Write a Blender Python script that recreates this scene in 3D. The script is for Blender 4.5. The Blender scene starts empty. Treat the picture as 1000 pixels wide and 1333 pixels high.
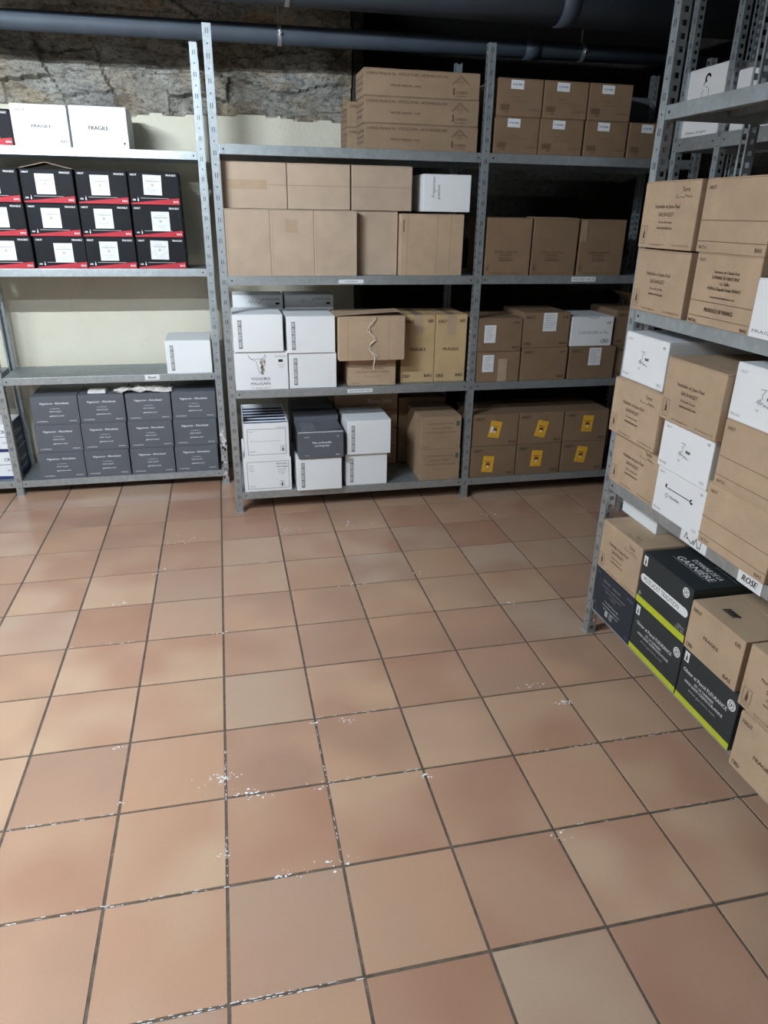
import bpy, bmesh, math, random
from mathutils import Vector, Matrix, noise
random.seed(7)
R = math.radians
S = bpy.context.scene
COL = S.collection

# ------------------------------------------------------------------ camera
cam_d = bpy.data.cameras.new('camera'); cam = bpy.data.objects.new('camera', cam_d); COL.objects.link(cam)
PITCH, YAW, ROLL = 0.401940, 0.222091, 0.016956
F_ = Vector((math.sin(YAW)*math.cos(PITCH), math.cos(YAW)*math.cos(PITCH), -math.sin(PITCH)))
r_ = F_.cross(Vector((0, 0, 1))).normalized(); u_ = r_.cross(F_)
R_ = r_*math.cos(ROLL)+u_*math.sin(ROLL); U_ = -r_*math.sin(ROLL)+u_*math.cos(ROLL)
cam.matrix_world = Matrix(((R_.x, U_.x, -F_.x, 0.09615), (R_.y, U_.y, -F_.y, -1.99634), (R_.z, U_.z, -F_.z, 1.64388), (0, 0, 0, 1)))
cam_d.sensor_fit = 'HORIZONTAL'; cam_d.sensor_width = 36; cam_d.lens = 36*0.915354; cam_d.clip_start = 0.05
S.camera = cam

# ------------------------------------------------------------------ world, exposure, lamps
w = bpy.data.worlds.new('world'); S.world = w; w.use_nodes = True
w.node_tree.nodes['Background'].inputs[0].default_value = (0.6, 0.75, 1, 1)
w.node_tree.nodes['Background'].inputs[1].default_value = 0.01
S.view_settings.view_transform = 'Standard'; S.view_settings.look = 'None'
S.view_settings.gamma = 1; S.view_settings.use_curve_mapping = False
S.view_settings.exposure = 0.12
# fluorescent tubes: centre, length, strength; the second is added fill for the near floor
LAMPS = [((-1.40, -0.14, 2.70), 1.2, 1000.0), ((-1.30, -1.25, 2.70), 1.2, 360.0)]
LAMP_COL = (0.84, 0.935, 1.0)

# ------------------------------------------------------------------ node helpers
def new_mat(name):
    m = bpy.data.materials.new(name); m.use_nodes = True
    nt = m.node_tree; b = nt.nodes['Principled BSDF']
    return m, nt, b
def nd(nt, t, **kw):
    n = nt.nodes.new(t)
    for k, v in kw.items():
        if k in n.inputs.keys() if isinstance(k, str) else False: n.inputs[k].default_value = v
        else: setattr(n, k, v)
    return n
def mixc(nt, fac, a, b, mode='MIX'):
    n = nt.nodes.new('ShaderNodeMix'); n.data_type = 'RGBA'; n.blend_type = mode
    for s, v in ((0, fac), (6, a), (7, b)):
        if hasattr(v, 'links') or isinstance(v, bpy.types.NodeSocket): nt.links.new(v, n.inputs[s])
        else: n.inputs[s].default_value = v if s == 0 else (*v, 1) if len(v) == 3 else v
    return n.outputs[2]
def ramp(nt, src, stops):
    n = nt.nodes.new('ShaderNodeValToRGB'); e = n.color_ramp.elements
    e[0].position = stops[0][0]; e[1].position = stops[-1][0]
    for p, c in stops[1:-1]: e.new(p)
    for i, (p, c) in enumerate(stops): e[i].color = (*c, 1) if len(c) == 3 else c
    nt.links.new(src, n.inputs[0]); return n.outputs[0]
def mathn(nt, op, a, b=0.0, c=0.0):
    n = nt.nodes.new('ShaderNodeMath'); n.operation = op
    for i, v in enumerate((a, b, c)):
        if isinstance(v, bpy.types.NodeSocket): nt.links.new(v, n.inputs[i])
        else: n.inputs[i].default_value = v
    return n.outputs[0]
def noise_tex(nt, scale, detail=3, vec=None, rough=0.55):
    n = nt.nodes.new('ShaderNodeTexNoise'); n.inputs['Scale'].default_value = scale
    n.inputs['Detail'].default_value = detail; n.inputs['Roughness'].default_value = rough
    if vec is not None: nt.links.new(vec, n.inputs['Vector'])
    return n.outputs[0]
def objcoord(nt, scale=(1, 1, 1), rnd=False):
    tc = nt.nodes.new('ShaderNodeTexCoord'); mp = nt.nodes.new('ShaderNodeMapping')
    mp.inputs['Scale'].default_value = scale
    nt.links.new(tc.outputs['Object'], mp.inputs[0])
    if rnd:
        oi = nt.nodes.new('ShaderNodeObjectInfo'); cb = nt.nodes.new('ShaderNodeCombineXYZ')
        m = mathn(nt, 'MULTIPLY', oi.outputs['Random'], 37.0)
        nt.links.new(m, cb.inputs[0]); nt.links.new(m, cb.inputs[2]); nt.links.new(cb.outputs[0], mp.inputs[1])
    return mp.outputs[0]
def bump(nt, b, h, strength=0.2, dist=0.002):
    n = nt.nodes.new('ShaderNodeBump'); n.inputs['Strength'].default_value = strength; n.inputs['Distance'].default_value = dist
    nt.links.new(h, n.inputs['Height']); nt.links.new(n.outputs[0], b.inputs['Normal'])

M = {}
def paper(name, c, rough=0.75, var=0.10, corr=True, spec=0.3):
    m, nt, b = new_mat(name)
    v = objcoord(nt, rnd=True)
    n1 = noise_tex(nt, 9, 4, v); n2 = noise_tex(nt, 220, 2, v)
    lo = tuple(x*(1-var) for x in c); hi = tuple(min(1, x*(1+var)) for x in c)
    c1 = ramp(nt, n1, [(0.3, lo), (0.7, hi)])
    c2 = mixc(nt, 0.25, c1, ramp(nt, n2, [(0.35, tuple(x*(1-1.3*var) for x in c)), (0.65, hi)]))
    oi = nt.nodes.new('ShaderNodeObjectInfo')
    f = mathn(nt, 'MULTIPLY_ADD', oi.outputs['Random'], 0.14*min(1, var*8), 1-0.07*min(1, var*8))
    hs = nt.nodes.new('ShaderNodeHueSaturation'); nt.links.new(f, hs.inputs['Value']); nt.links.new(c2, hs.inputs['Color'])
    nt.links.new(hs.outputs[0], b.inputs['Base Color'])
    b.inputs['Roughness'].default_value = rough; b.inputs['Specular IOR Level'].default_value = spec
    if corr:
        wv = nt.nodes.new('ShaderNodeTexWave'); wv.inputs['Scale'].default_value = 45; wv.bands_direction = 'X'; wv.inputs['Distortion'].default_value = 0.6
        tc = nt.nodes.new('ShaderNodeTexCoord'); nt.links.new(tc.outputs['Object'], wv.inputs['Vector'])
        h = mathn(nt, 'ADD', mathn(nt, 'MULTIPLY', wv.outputs['Fac'], 0.25), mathn(nt, 'MULTIPLY', n1, 2.0))
        bump(nt, b, h, 0.25, 0.0015)
    else:
        bump(nt, b, n1, 0.2, 0.003)
    M[name] = m; return m
def flat(name, c, rough=0.6, metal=0.0, spec=0.4, emit=None):
    m, nt, b = new_mat(name)
    b.inputs['Roughness'].default_value = rough; b.inputs['Metallic'].default_value = metal; b.inputs['Specular IOR Level'].default_value = spec
    v = objcoord(nt, rnd=True); n = noise_tex(nt, 30, 3, v)
    nt.links.new(ramp(nt, n, [(0.3, tuple(x*0.93 for x in c)), (0.7, tuple(min(1, x*1.05) for x in c))]), b.inputs['Base Color'])
    if emit: b.inputs['Emission Color'].default_value = (*LAMP_COL, 1); b.inputs['Emission Strength'].default_value = emit
    M[name] = m; return m
def metal(name, c, c2, rough=0.42, met=0.75):
    m, nt, b = new_mat(name)
    v = objcoord(nt, rnd=True)
    vo = nt.nodes.new('ShaderNodeTexVoronoi'); vo.inputs['Scale'].default_value = 55; nt.links.new(v, vo.inputs['Vector'])
    n = noise_tex(nt, 7, 5, v, 0.65)
    sp = ramp(nt, vo.outputs['Color'], [(0.2, c2), (0.8, c)])
    base = mixc(nt, ramp(nt, n, [(0.35, (0, 0, 0)), (0.7, (0.6, 0.6, 0.6))]), sp, tuple(x*0.78 for x in c2))
    nt.links.new(base, b.inputs['Base Color'])
    b.inputs['Metallic'].default_value = met
    rr = nt.nodes.new('ShaderNodeMapRange'); rr.inputs['To Min'].default_value = rough-0.08; rr.inputs['To Max'].default_value = rough+0.12
    nt.links.new(n, rr.inputs[0]); nt.links.new(rr.outputs[0], b.inputs['Roughness'])
    bump(nt, b, n, 0.12, 0.002)
    M[name] = m; return m

paper('kraft', (0.35, 0.245, 0.16))
paper('kraft_light', (0.46, 0.335, 0.230))
paper('kraft_pale', (0.46, 0.355, 0.27))
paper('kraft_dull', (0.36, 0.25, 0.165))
paper('kraft_shaded', (0.225, 0.148, 0.092))  # darker kraft copy: the dimness of the right bay is put into the colour
paper('kraft_dimmed', (0.28, 0.196, 0.13))  # kraft darkened in colour for the dim top shelf
paper('kraft_yellow', (0.52, 0.37, 0.20))
paper('white_board', (0.80, 0.82, 0.85), 0.5, 0.02, False)
paper('black_board', (0.009, 0.010, 0.014), 0.6, 0.1, False, 0.2)
paper('grey_board', (0.115, 0.124, 0.145), 0.55, 0.06, False)
paper('navy_board', (0.026, 0.034, 0.050), 0.5, 0.08, False)
paper('charcoal_board', (0.030, 0.038, 0.042), 0.45, 0.08, False)
paper('blue_board', (0.02, 0.035, 0.13), 0.5, 0.08, False)
flat('ink_black', (0.02, 0.018, 0.018)); flat('ink_brown', (0.10, 0.06, 0.035)); flat('ink_grey', (0.30, 0.30, 0.32))
flat('ink_pale', (0.62, 0.64, 0.66)); flat('ink_dark_grey', (0.10, 0.10, 0.11)); flat('ink_blue', (0.05, 0.09, 0.30)); flat('ink_ochre', (0.42, 0.24, 0.06))
flat('ink_white', (0.80, 0.82, 0.84)); flat('ink_red', (0.50, 0.025, 0.045)); flat('ink_lime', (0.50, 0.56, 0.03)); flat('ink_line', (0.20, 0.13, 0.08))
flat('ink_faint_blue', (0.20, 0.22, 0.34))
flat('label_white', (0.76, 0.79, 0.82), 0.5); flat('label_yellow', (0.80, 0.44, 0.04), 0.5); flat('label_green', (0.06, 0.12, 0.08))
flat('clear_tape', (0.46, 0.34, 0.24), 0.22, 0, 0.6); flat('twine_fibre', (0.72, 0.62, 0.52), 0.9)
flat('paper_scrap', (0.62, 0.60, 0.56), 0.8); flat('gap_dark', (0.02, 0.015, 0.012), 0.9)
flat('tube_glow', (0.9, 0.9, 0.9), 0.5, 0, 0.2, 1.0); flat('lamp_housing', (0.7, 0.7, 0.7), 0.4)
metal('galvanised', (0.53, 0.585, 0.62), (0.45, 0.50, 0.535))
metal('galvanised_dull', (0.40, 0.44, 0.47), (0.33, 0.37, 0.39), 0.5)
flat('slot_dark', (0.035, 0.037, 0.04), 0.7)
metal('bracket_metal', (0.6, 0.6, 0.6), (0.4, 0.4, 0.42))

# pipe
m, nt, b = new_mat('pipe_grey'); v = objcoord(nt); n = noise_tex(nt, 6, 4, v)
nt.links.new(ramp(nt, n, [(0.3, (0.045, 0.058, 0.080)), (0.7, (0.060, 0.078, 0.105))]), b.inputs['Base Color']); b.inputs['Roughness'].default_value = 0.65
M['pipe'] = m

# plaster
def plaster(name, c):
    m, nt, b = new_mat(name); v = objcoord(nt)
    n1 = noise_tex(nt, 1.6, 6, v, 0.6); n2 = noise_tex(nt, 40, 4, v); n3 = noise_tex(nt, 5, 6, v, 0.7)
    c1 = ramp(nt, n1, [(0.3, tuple(x*0.86 for x in c)), (0.7, c)])
    c2 = mixc(nt, ramp(nt, n3, [(0.60, (0, 0, 0)), (0.72, (0.5, 0.5, 0.5))]), c1, (c[0]*0.80, c[1]*0.74, c[2]*0.62))
    nt.links.new(c2, b.inputs['Base Color']); b.inputs['Roughness'].default_value = 0.85
    bump(nt, b, mathn(nt, 'ADD', n2, mathn(nt, 'MULTIPLY', n3, 2)), 0.4, 0.006)
    M[name] = m
plaster('plaster', (0.76, 0.72, 0.60)); plaster('room_plaster', (0.34, 0.32, 0.28))
# rubble stone
def rubble(name, dark):
    m, nt, b = new_mat(name); v = objcoord(nt, (1, 1, 2.0))
    n0 = noise_tex(nt, 3.0, 6, v, 0.7)
    vo = nt.nodes.new('ShaderNodeTexVoronoi'); vo.inputs['Scale'].default_value = 4.5; vo.inputs['Randomness'].default_value = 1
    wv = mixc(nt, 0.25, v, mixc(nt, 1.0, v, n0, 'ADD')); nt.links.new(wv, vo.inputs['Vector'])
    n2 = noise_tex(nt, 24, 6, v, 0.75)
    k = dark
    c1 = ramp(nt, vo.outputs['Color'], [(0.1, (0.16*k, 0.13*k, 0.10*k)), (0.4, (0.30*k, 0.26*k, 0.20*k)), (0.65, (0.24*k, 0.24*k, 0.23*k)), (0.9, (0.36*k, 0.29*k, 0.20*k))])
    c2 = mixc(nt, ramp(nt, n0, [(0.47, (0, 0, 0)), (0.62, (0.85, 0.85, 0.85))]), c1, (0.36*k, 0.355*k, 0.33*k))
    c3 = mixc(nt, ramp(nt, n2, [(0.34, (0.95, 0.95, 0.95)), (0.50, (0, 0, 0))]), c2, (0.09*k, 0.08*k, 0.065*k))
    n4 = noise_tex(nt, 70, 5, v, 0.8)
    c3 = mixc(nt, 0.75, c3, mixc(nt, 1.0, c3, ramp(nt, n4, [(0.35, (0.45, 0.45, 0.45)), (0.6, (1.15, 1.15, 1.15))]), 'MULTIPLY'))
    nt.links.new(c3, b.inputs['Base Color']); b.inputs['Roughness'].default_value = 0.9
    bump(nt, b, mathn(nt, 'ADD', n2, n0), 0.9, 0.02)
    M[name] = m
rubble('rubble', 1.45); rubble('rubble_unlit', 0.22)  # second copy has the darkness of unlit stone painted into its colour

# floor tiles
T = 0.31
def tile_mat():
    m, nt, b = new_mat('terracotta_tile')
    tc = nt.nodes.new('ShaderNodeTexCoord'); P = tc.outputs['Object']
    sc = nt.nodes.new('ShaderNodeVectorMath'); sc.operation = 'SCALE'; sc.inputs[3].default_value = 1/T; nt.links.new(P, sc.inputs[0])
    fl = nt.nodes.new('ShaderNodeVectorMath'); fl.operation = 'FLOOR'; nt.links.new(sc.outputs[0], fl.inputs[0])
    mk = nt.nodes.new('ShaderNodeVectorMath'); mk.operation = 'MULTIPLY'; mk.inputs[1].default_value = (1, 1, 0); nt.links.new(fl.outputs[0], mk.inputs[0])
    wn = nt.nodes.new('ShaderNodeTexWhiteNoise'); wn.noise_dimensions = '2D'; nt.links.new(mk.outputs[0], wn.inputs['Vector'])
    off = nt.nodes.new('ShaderNodeVectorMath'); off.operation = 'MULTIPLY_ADD'; off.inputs[1].default_value = (23, 31, 17)
    nt.links.new(wn.outputs['Color'], off.inputs[0]); nt.links.new(P, off.inputs[2])
    big = noise_tex(nt, 3.4, 1, off.outputs[0], 0.4)
    mid = noise_tex(nt, 9, 5, off.outputs[0], 0.65); fine = noise_tex(nt, 420, 2, P, 0.7)
    ca = ramp(nt, wn.outputs['Value'], [(0.0, (0.400, 0.222, 0.152)), (0.3, (0.455, 0.262, 0.180)), (0.55, (0.530, 0.325, 0.215)), (0.75, (0.420, 0.262, 0.196)), (1.0, (0.560, 0.370, 0.250))])
    cb = ramp(nt, wn.outputs['Value'], [(0.0, (0.445, 0.260, 0.180)), (0.35, (0.570, 0.390, 0.268)), (0.6, (0.400, 0.240, 0.170)), (0.8, (0.510, 0.370, 0.275)), (1.0, (0.440, 0.265, 0.180))])
    c = mixc(nt, ramp(nt, big, [(0.36, (0, 0, 0)), (0.64, (1, 1, 1))]), ca, cb)
    c = mixc(nt, 0.35, c, mixc(nt, 1.0, c, ramp(nt, mid, [(0.1, (0.84, 0.84, 0.84)), (0.9, (1, 1, 1))]), 'MULTIPLY'))
    c = mixc(nt, 0.6, c, mixc(nt, 1.0, c, ramp(nt, fine, [(0.3, (0.72, 0.72, 0.72)), (0.7, (1, 1, 1))]), 'MULTIPLY'))
    nt.links.new(c, b.inputs['Base Color'])
    b.inputs['Roughness'].default_value = 0.24
    b.inputs['Specular IOR Level'].default_value = 0.45
    bump(nt, b, mathn(nt, 'ADD', mathn(nt, 'MULTIPLY', fine, 0.3), mid), 0.10, 0.002)
    M['tile'] = m
    m, nt, b = new_mat('grout'); v = objcoord(nt); n = noise_tex(nt, 30, 5, v, 0.7)
    nt.links.new(ramp(nt, n, [(0.3, (0.050, 0.040, 0.030)), (0.62, (0.12, 0.095, 0.072)), (0.80, (0.34, 0.30, 0.26))]), b.inputs['Base Color']); b.inputs['Roughness'].default_value = 0.8
    M['grout'] = m
tile_mat()

# ------------------------------------------------------------------ mesh helpers
def link(name, me, parent=None, loc=None):
    o = bpy.data.objects.new(name, me); COL.objects.link(o)
    if parent is not None: o.parent = parent
    if loc is not None: o.location = loc
    return o
class MB:
    def __init__(s): s.v = []; s.f = []; s.mi = []; s.mats = []
    def m(s, name):
        if name not in s.mats: s.mats.append(name)
        return s.mats.index(name)
    def quad(s, pts, mat):
        b0 = len(s.v); s.v += [tuple(p) for p in pts]; s.f.append(tuple(range(b0, b0+len(pts)))); s.mi.append(s.m(mat))
    def box(s, x0, y0, z0, x1, y1, z1, mat):
        b0 = len(s.v); s.v += [(x0, y0, z0), (x1, y0, z0), (x1, y1, z0), (x0, y1, z0), (x0, y0, z1), (x1, y0, z1), (x1, y1, z1), (x0, y1, z1)]
        for f in ((3, 2, 1, 0), (4, 5, 6, 7), (0, 1, 5, 4), (1, 2, 6, 5), (2, 3, 7, 6), (3, 0, 4, 7)):
            s.f.append(tuple(b0+i for i in f)); s.mi.append(s.m(mat))
    def bevbox(s, x0, y0, z0, x1, y1, z1, r, mat):
        # box with all edges rounded by one chamfer-ring pair (built with bmesh)
        bm = bmesh.new(); bmesh.ops.create_cube(bm, size=1)
        for v in bm.verts: v.co = Vector(((x0+x1)/2+v.co.x*(x1-x0), (y0+y1)/2+v.co.y*(y1-y0), (z0+z1)/2+v.co.z*(z1-z0)))
        bmesh.ops.bevel(bm, geom=bm.edges[:], offset=r, segments=2, affect='EDGES', profile=0.6)
        s.add_bm(bm, mat); bm.free()
    def add_bm(s, bm, mat, mw=None):
        b0 = len(s.v); bm.verts.ensure_lookup_table()
        for i, v in enumerate(bm.verts): v.index = i; s.v.append(tuple(mw @ v.co if mw else v.co))
        for f in bm.faces: s.f.append(tuple(b0+v.index for v in f.verts)); s.mi.append(s.m(mat))
    def tube(s, pts, r, mat, n=8):
        pts = [Vector(p) for p in pts]; rings = []
        for i, p in enumerate(pts):
            d = (pts[min(i+1, len(pts)-1)]-pts[max(i-1, 0)]).normalized()
            a = d.cross(Vector((0.13, 0.2, 1)) if abs(d.z) < .9 else Vector((1, 0, 0))).normalized(); c = d.cross(a)
            b0 = len(s.v); rings.append(b0)
            for k in range(n):
                t = 2*math.pi*k/n; s.v.append(tuple(p+a*r*math.cos(t)+c*r*math.sin(t)))
        for i in range(len(rings)-1):
            for k in range(n):
                a, c = rings[i], rings[i+1]
                s.f.append((a+k, c+k, c+(k+1) % n, a+(k+1) % n)); s.mi.append(s.m(mat))
        s.f.append(tuple(rings[0]+k for k in range(n))); s.mi.append(s.m(mat))
        s.f.append(tuple(rings[-1]+k for k in reversed(range(n)))); s.mi.append(s.m(mat))
    def mesh(s, name, smooth=False):
        me = bpy.data.meshes.new(name); me.from_pydata(s.v, [], s.f)
        for mm in s.mats: me.materials.append(M[mm])
        me.polygons.foreach_set('material_index', s.mi)
        if smooth: me.polygons.foreach_set('use_smooth', [True]*len(s.f))
        me.update(); return me
    def obj(s, name, parent=None, loc=None, smooth=False): return link(name, s.mesh(name, smooth), parent, loc)

_tc = {}
def glyphs(txt):
    if txt not in _tc:
        cu = bpy.data.curves.new('t', 'FONT'); cu.body = txt; cu.size = 1; cu.resolution_u = 2; cu.align_x = 'LEFT'
        o = bpy.data.objects.new('t', cu); me = bpy.data.meshes.new_from_object(o)
        vs = [tuple(v.co) for v in me.vertices]; fs = [tuple(p.vertices) for p in me.polygons]
        bpy.data.objects.remove(o); bpy.data.curves.remove(cu); bpy.data.meshes.remove(me)
        if vs:
            x0 = min(v[0] for v in vs); x1 = max(v[0] for v in vs)
        else: x0, x1 = 0, 1
        _tc[txt] = (vs, fs, x0, x1)
    return _tc[txt]

# a printed face: origin, U, V, N
class Face:
    def __init__(s, mb, o, U, V, N, w, h): s.mb = mb; s.o = Vector(o); s.U = Vector(U); s.V = Vector(V); s.N = Vector(N); s.w = w; s.h = h; s.k = 0
    def p(s, u, v, e): return s.o+s.U*u+s.V*v+s.N*e
    def lay(s): s.k += 1; return 0.0005+0.00006*min(s.k, 14)
    def text(s, t, u, v, H, width=None, mat='ink_black', shear=0.0, rot=0.0, align='c', bold=0):
        vs, fs, x0, x1 = glyphs(t); sy = H/0.73; sx = sy if width is None else width/(x1-x0)
        W = (x1-x0)*sx; a = {'c': -W/2, 'l': 0, 'r': -W}[align]
        offs = [0] if not bold else [-bold, bold]
        for bo in offs:
            e = s.lay(); b0 = len(s.mb.v); cr, sr = math.cos(R(rot)), math.sin(R(rot))
            for q in vs:
                x = (q[0]-x0)*sx+a+shear*q[1]*sy+bo; y = q[1]*sy
                s.mb.v.append(tuple(s.p(u+x*cr-y*sr, v+x*sr+y*cr, e)))
            mi = s.mb.m(mat)
            for f in fs: s.mb.f.append(tuple(b0+i for i in f)); s.mb.mi.append(mi)
    def rect(s, u0, v0, u1, v1, mat, e=None):
        e = s.lay() if e is None else e
        s.mb.quad([s.p(u0, v0, e), s.p(u1, v0, e), s.p(u1, v1, e), s.p(u0, v1, e)], mat)
    def poly(s, pts, mat):
        e = s.lay(); s.mb.quad([s.p(a, b, e) for a, b in pts], mat)
    def line(s, pts, wd, mat):
        e = s.lay()
        for (a, b), (c, d) in zip(pts, pts[1:]):
            L = math.hypot(c-a, d-b) or 1; nx, ny = -(d-b)/L*wd/2, (c-a)/L*wd/2; ex, ey = (c-a)/L*wd*.3, (d-b)/L*wd*.3
            s.mb.quad([s.p(a-nx-ex, b-ny-ey, e), s.p(c-nx+ex, d-ny+ey, e), s.p(c+nx+ex, d+ny+ey, e), s.p(a+nx-ex, b+ny-ey, e)], mat)
    def frame(s, u0, v0, u1, v1, wd, mat):
        s.rect(u0, v0, u1, v0+wd, mat); s.k -= 1; s.rect(u0, v1-wd, u1, v1, mat); s.k -= 1
        s.rect(u0, v0+wd, u0+wd, v1-wd, mat); s.k -= 1; s.rect(u1-wd, v0+wd, u1, v1-wd, mat)
    def disc(s, u, v, r, mat, n=20): s.poly([(u+r*math.cos(2*math.pi*i/n), v+r*math.sin(2*math.pi*i/n)) for i in range(n)], mat)
    def ring(s, u, v, r, wd, mat, a0=0, a1=360, n=20): s.line([(u+r*math.cos(R(a0+(a1-a0)*i/n)), v+r*math.sin(R(a0+(a1-a0)*i/n))) for i in range(n+1)], wd, mat)
    def bottle(s, u, v, H, mat):   # little bottle and glass pictogram
        s.poly([(u-.14*H, v), (u+.14*H, v), (u+.14*H, v+.5*H), (u+.05*H, v+.68*H), (u+.05*H, v+H), (u-.05*H, v+H), (u-.05*H, v+.68*H), (u-.14*H, v+.5*H)], mat)
    def scribble(s, u, v, wd, h, mat, lw=0.0016, seed=1, n=16):
        rg = random.Random(seed); s.line([(u+wd*i/n+rg.uniform(-.04, .04)*wd, v+h*(rg.random() if i % 2 else rg.random()*.3)) for i in range(n+1)], lw, mat)
    def bars(s, u0, v0, u1, v1, mat, n=14, seed=2):
        rg = random.Random(seed); e = s.lay(); u = u0
        while u < u1:
            a = rg.uniform(.3, 1.0)*(u1-u0)/n; s.rect(u, v0, min(u+a, u1), v1, mat, e); u += a+rg.uniform(.4, .9)*(u1-u0)/n

def faces(mb, w, d, h):
    return dict(front=Face(mb, (-w/2, -d/2, 0), (1, 0, 0), (0, 0, 1), (0, -1, 0), w, h),
                top=Face(mb, (-w/2, -d/2, h), (1, 0, 0), (0, 1, 0), (0, 0, 1), w, d),
                left=Face(mb, (-w/2, d/2, 0), (0, -1, 0), (0, 0, 1), (-1, 0, 0), d, h),
                right=Face(mb, (w/2, -d/2, 0), (0, 1, 0), (0, 0, 1), (1, 0, 0), d, h))

def copy_tree(o, parent=None):
    c = o.copy(); COL.objects.link(c); c.parent = parent
    for ch in o.children: copy_tree(ch, c)
    return c
def tag(o, label, cat, group=None):
    o['label'] = label; o['category'] = cat
    if group: o['group'] = group
    return o
def struct(o): o['kind'] = 'structure'; return o

TYPES = {}; PROTO = {}
def ctype(key, name, w, d, h, mat, draw=None, extra=None, plain_top=False):
    TYPES[key] = (name, w, d, h, mat, draw, extra, plain_top)
def carton(key, x, y, z, label, group=None, face='S', yaw=0.0, w=None, h=None, d=None, cat='carton'):
    """x: left edge of the front face (world x, or world y when facing west); y: plane of the front face"""
    name, w0, d0, h0, mat, draw, extra, pt = TYPES[key]
    w = w or w0; h = h or h0; d = d or d0
    pk = (key, w, d, h)
    if pk not in PROTO:
        mb = MB(); F = faces(mb, w, d, h)
        if not pt:
            mb.bevbox(-w/2, -d/2, 0, w/2, d/2, h-.0035, .0035, mat)
            mb.bevbox(-w/2+.001, -d/2+.001, h-.0034, w/2-.001, -.001, h, .0014, mat)
            mb.bevbox(-w/2+.001, .001, h-.0034, w/2-.001, d/2-.001, h, .0014, mat)
        if draw: draw(mb, F, w, d, h)
        o = mb.obj(name)
        if extra: extra(o, w, d, h)
        PROTO[pk] = o; root = o
    else:
        root = copy_tree(PROTO[pk])
    if face == 'S':
        root.location = (x+w/2, y+d/2, z+.0003); root.rotation_euler = (0, 0, R(yaw))
    else:
        root.location = (y+d/2, x-w/2, z+.0003); root.rotation_euler = (0, 0, R(-90+yaw))
    return tag(root, label, cat, group)

def tape(o, w, d, h, width=.05, drop=.05, front=True):
    mb = MB(); e = .0006
    mb.box(-w/2*0.0-width/2, -d/2-.0004, h-.0002, width/2, d/2, h+e, 'clear_tape')
    if front: mb.box(-width/2, -d/2-.0014, h-drop, width/2, -d/2-.0004, h+e, 'clear_tape')
    mb.obj('tape', o)
def tape_across(o, w, d, h, front_drop=0):
    mb = MB(); mb.box(-w/2-.0006, -.024, h-.0002, w/2+.0006, .024, h+.0005, 'clear_tape')
    mb.box(-w/2-.0010, -.024, h-.05, -w/2-.0004, .024, h+.0005, 'clear_tape'); mb.box(w/2+.0004, -.024, h-.05, w/2+.001, .024, h+.0005, 'clear_tape')
    mb.obj('tape', o)
def sticker(o, u, v, sw, sh, w, d, h, mat, draw=None, tilt=0, lab='white label', name='label'):
    """a glued-on paper label on the front face, centred at (u, v)"""
    mb = MB(); mb.box(-sw/2, -.0006, -sh/2, sw/2, 0, sh/2, mat)
    f = Face(mb, (-sw/2, -.0004, -sh/2), (1, 0, 0), (0, 0, 1), (0, -1, 0), sw, sh)
    if draw: draw(f)
    c = mb.obj(name, o, (-w/2+u, -d/2-.0006, v)); c.rotation_euler = (0, R(tilt), 0); c['label'] = lab
    return c

# ------------------------------------------------------------------ room
def build_floor():
    mb = MB(); g = .0033; bv = .0014; rg = random.Random(3)
    for i in range(-11, 12):
        for j in range(-14, 14):
            x0, y0, x1, y1 = i*T+g, j*T+g, (i+1)*T-g, (j+1)*T-g
            hz = [rg.uniform(-.00035, .00035) for _ in range(4)]
            P = [(x0+bv, y0+bv, hz[0]), (x1-bv, y0+bv, hz[1]), (x1-bv, y1-bv, hz[2]), (x0+bv, y1-bv, hz[3])]
            Q = [(x0, y0, -.003), (x1, y0, -.003), (x1, y1, -.003), (x0, y1, -.003)]
            b0 = len(mb.v); mb.v += P+Q; mi = mb.m('tile')
            mb.f.append((b0, b0+1, b0+2, b0+3)); mb.mi.append(mi)
            for k in range(4): mb.f.append((b0+4+k, b0+4+(k+1) % 4, b0+(k+1) % 4, b0+k)); mb.mi.append(mi)
    mb.box(-11*T-.2, -14*T-.2, -.03, 12*T+.2, 14*T+.2, -.0022, 'grout')
    struct(mb.obj('floor'))
build_floor()

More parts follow.
